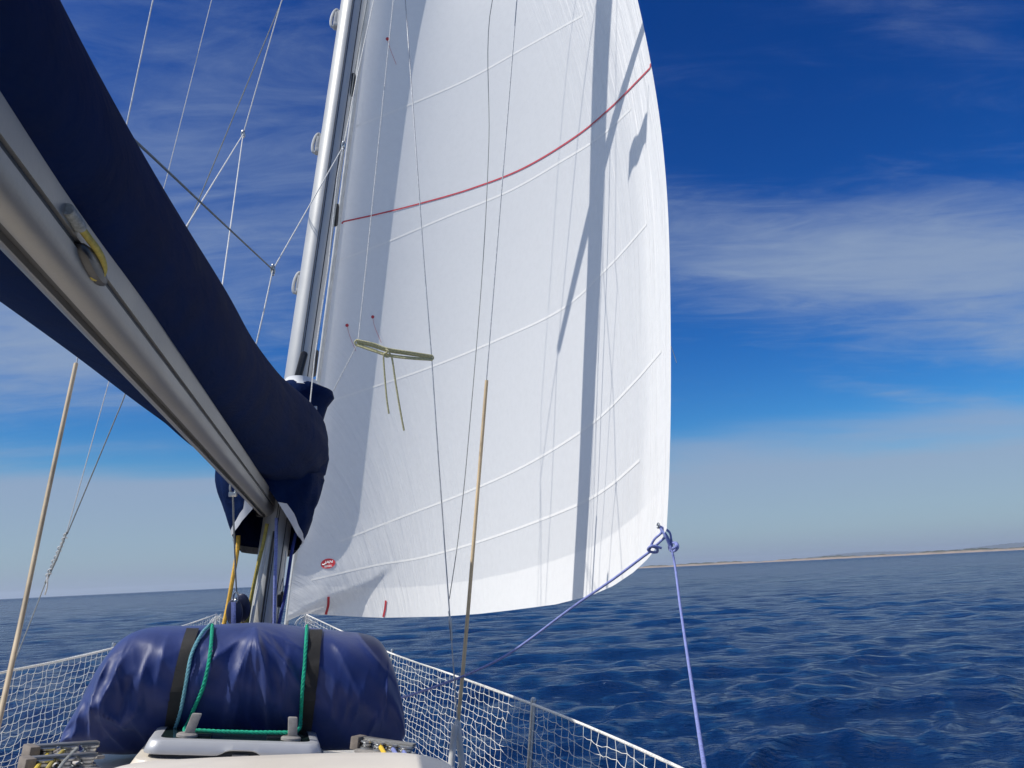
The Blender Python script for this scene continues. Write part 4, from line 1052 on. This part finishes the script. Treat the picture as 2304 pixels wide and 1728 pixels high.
gr = thing('lashing_rope', P(414, 1640, 2.95), 'bright green rope lashed over the blue cover and along the hatch', 'rope')
mb = MB()
g1 = on_raft([(478, 1406), (476, 1440), (470, 1490), (457, 1545), (440, 1590), (424, 1625)], .012)
zz = (g1[-1] - CAM) @ f0
lay_rope(mb, g1 + [P(415, 1642, zz - .06), P(424, 1650, zz - .10)], .0066)
mb.build('left_fall', green, gr)
mb = MB(); lay_rope(mb, [P(436, 1643, 2.96), P(500, 1646, 2.97), P(580, 1648, 2.99), P(652, 1648, 3.01)], .0066); mb.build('cross_line', green, gr)
g2 = on_raft([(691, 1408), (689, 1440), (685, 1500), (680, 1560), (677, 1610)], .012); zz = (g2[-1] - CAM) @ f0
mb = MB(); lay_rope(mb, g2 + [P(675, 1636, zz - .05), P(664, 1648, zz - .12)], .0066); mb.build('right_fall', green, gr)
tl_ = on_raft([(474, 1405), (455, 1425), (432, 1470), (421, 1520), (411, 1575), (400, 1620), (388, 1650)], .012)
mb = MB(); lay_rope(mb, tl_, .0062); o = mb.build('lashing_rope', teal); tag(o, 'faded teal rope beside the left black strap on the blue cover', 'rope')

# ------------------------------------------------------------------ deck hatch
HC = P(527, 1702, 2.86)                       # middle of the near lower edge
hatch = thing('deck_hatch', HC, 'silver framed deck hatch with smoked lid in front of the blue bag', 'hatch')
hw = .302
def hp(x, y, z): return HC + S * x + F * y + U * z      # right, forward, up
def rrect(hx, y0, y1, r, k=7):
    o_ = []
    for cx_, cy_, a0 in ((hx - r, y0 + r, -90), (hx - r, y1 - r, 0), (-hx + r, y1 - r, 90), (-hx + r, y0 + r, 180)):
        for t in np.linspace(a0, a0 + 90, k): o_.append((cx_ + r * math.cos(math.radians(t)), cy_ + r * math.sin(math.radians(t))))
    return o_
HD = .34
mb = MB()
def fr_ring(inset, z, notch=False):
    pts = rrect(hw - inset, inset, HD - inset, .05 - min(inset, .03) * .6, 10); o_ = []
    # refine near edge so the grip notch can be shaped
    out = []
    n0 = len(pts)
    for i in range(n0):
        a_, b_ = pts[i], pts[(i + 1) % n0]; out.append(a_)
        if abs(a_[1] - b_[1]) < 1e-6 and abs(a_[0] - b_[0]) > .2 and a_[1] < .1:
            for t in np.linspace(0, 1, 40)[1:-1]: out.append((a_[0] + (b_[0] - a_[0]) * t, a_[1]))
    r = []
    for x, y in out:
        zz_ = z
        if notch and y < .1: zz_ = z + .017 * (1 / (1 + math.exp((abs(x - .02) - .060) / .007)))
        r.append(hp(x, y, zz_))
    return r
mb.rings([fr_ring(.012, .004, True), fr_ring(.002, .000, True), fr_ring(.0, .004, True), fr_ring(.004, .020), fr_ring(.012, .040), fr_ring(.020, .044), fr_ring(.036, .046), fr_ring(.046, .046)], cap=False)
mb.build('lid_frame', frame_al, hatch, angle=50)
mb = MB(); mb.rings([[hp(x, y, .030) for x, y in rrect(hw - .046, .046, HD - .046, .03)], [hp(x, y, .0445) for x, y in rrect(hw - .046, .046, HD - .046, .03)]]); mb.build('lid_pane', acryl, hatch, smooth=False)
mb = MB(); mb.rings([[hp(x, y, -.030) for x, y in rrect(hw - .02, .01, HD, .05)], [hp(x, y, .012) for x, y in rrect(hw - .028, .022, HD - .01, .05)]]); mb.build('seal', slot_dark, hatch)
mb = MB(); mb.rings([[hp(x, y, -.040) for x, y in rrect(hw + .035, -.03, HD + .03, .07)], [hp(x, y, -.018) for x, y in rrect(hw + .02, -.015, HD + .02, .06)], [hp(x, y, -.014) for x, y in rrect(hw - .0, .0, HD, .05)]]); mb.build('base_flange', gel, hatch)
mb = MB(); mb.box(hp(.02, .012, -.008), [S, F, U], [.028, .006, .012], .002); mb.lathe(hp(.02, .004, -.008), -F, [(.004, 0), (.004, .003)], 10); mb.build('lock_plate', grey_pl, hatch)
for px, py, lean in ((425, 1640, .25), (660, 1636, -.12)):
    q = tob(P(px, 1668, 2.93)) ; x0 = (P(px, 1660, 2.95) - HC) @ S
    m_ = MB(); c = hp(x0, .085, .05)
    m_.box(c + U * .034 + S * lean * .03, [S * 1.0, F, U + S * lean], [.017, .010, .040], .006)
    m_.lathe(hp(x0 - .005, .085, .046), U, [(.036, 0), (.036, .008), (.030, .012), (.014, .013)], 20)
    m_.build('handle', grey_pl, hatch)
    m_ = MB(); m_.box(hp(x0 + (.045 if lean > 0 else -.06), .10, .049), [S, F, U], [.03, .016, .006], .004); m_.build('latch_plate', black_pl, hatch)

# ------------------------------------------------------------------ deck line organisers
def organiser(label, c, ax, ay, n_, w_, d_):
    t = thing('line_organiser', c, label, 'deck organiser')
    m_ = MB(); m_.box(np.array(c) + U * .004, [ax, ay, U], [w_, d_, .006], .004); m_.build('base_plate', grey_pl, t)
    m_ = MB(); m_.box(np.array(c) + U * .042 + ay * d_ * .35 * (1 if ay @ F > 0 else -1), [ax, ay, U], [w_ * .98, d_ * .30, .004], .003)
    m_.build('top_plate', alu_boom, t)
    for k in range(n_):
        x = -w_ + (k + .5) * 2 * w_ / n_
        m_ = MB(); m_.lathe(np.array(c) + ax * x + U * .010, U, [(.030, 0), (.030, .006), (.022, .011), (.022, .018), (.030, .023), (.030, .029)], 18); m_.build('sheave', steel, t)
    m_ = MB(); m_.box(np.array(c) - ax * (w_ + .012) * (1 if ax @ RV > 0 else -1) + U * .026, [ax, ay, U], [.016, d_ * .7, .022], .004); m_.build('end_block', teak, t)
cs_ = P(868, 1697, 2.95); ax1 = S * .80 + F * (-.60); ax1 /= np.linalg.norm(ax1); ay1 = np.cross(U, ax1)
organiser('metal line organiser with yellow and violet ropes right of the hatch', cs_, ax1, ay1, 4, .105, .045)
rope('control_line', [P(856, 1680, 2.95), P(866, 1697, 2.8), P(878, 1716, 2.6), P(892, 1750, 2.3)], .0078, mat('bright_yellow_rope', (.70, .46, .04), .8, 0, .2, 90, .5, 500), 'bright yellow control line leaving the right line organiser', 'rope')
rope('control_line', [P(884, 1686, 2.9), P(893, 1700, 2.8), P(906, 1725, 2.55), P(918, 1752, 2.3)], .0072, violet, 'violet control line beside the yellow one at the right organiser', 'rope')
rope('control_line', [P(908, 1692, 2.85), P(914, 1702, 2.8), P(924, 1725, 2.55), P(936, 1752, 2.3)], .0072, violet, 'outermost violet control line at the right organiser', 'rope')
cp_ = P(150, 1706, 2.75); ax2 = S * .85 + F * .53; ax2 /= np.linalg.norm(ax2); ay2 = np.cross(U, ax2)
organiser('metal line organiser below the left corner of the blue cover', cp_, -ax2, ay2, 3, .105, .05)
cp2 = P(142, 1734, 2.6); organiser('metal line organiser cut off by the lower left edge', cp2, -ax2, ay2, 3, .10, .045)
rope('control_line', [P(110, 1694, 2.72), P(98, 1708, 2.62), P(84, 1726, 2.5), P(60, 1760, 2.3)], .0066, mat('lemon_rope', (.62, .45, .05), .8, 0, .2, 90, .5, 500), 'lemon yellow control line at the far left organiser', 'rope')
rope('control_line', [P(142, 1690, 2.72), P(128, 1704, 2.64), P(112, 1722, 2.52), P(88, 1760, 2.3)], .0066, yel, 'olive yellow control line between the lemon and grey ones', 'rope')
rope('control_line', [P(174, 1684, 2.72), P(160, 1698, 2.64), P(140, 1720, 2.52), P(114, 1760, 2.3)], .0058, line_g, 'grey control line right of the yellow ones at the left organiser', 'rope')

# ------------------------------------------------------------------ sea haze
HD_ = 26000.0
mb = MB(); mb.box((0, 0, 89.0), np.eye(3), [HD_, HD_, 90.0])
hz = bpy.data.materials.new('thin_sea_haze'); hz.use_nodes = True; k = NT(hz.node_tree)
pv = k.add('ShaderNodeVolumePrincipled', ins={'Color': (.76, .86, 1.0, 1), 'Density': 4.5e-5, 'Anisotropy': .2})
k.add('ShaderNodeOutputMaterial', ins={1: pv.outputs[0]})
o = mb.build('haze', hz, smooth=False); tag(o, kind='stuff')
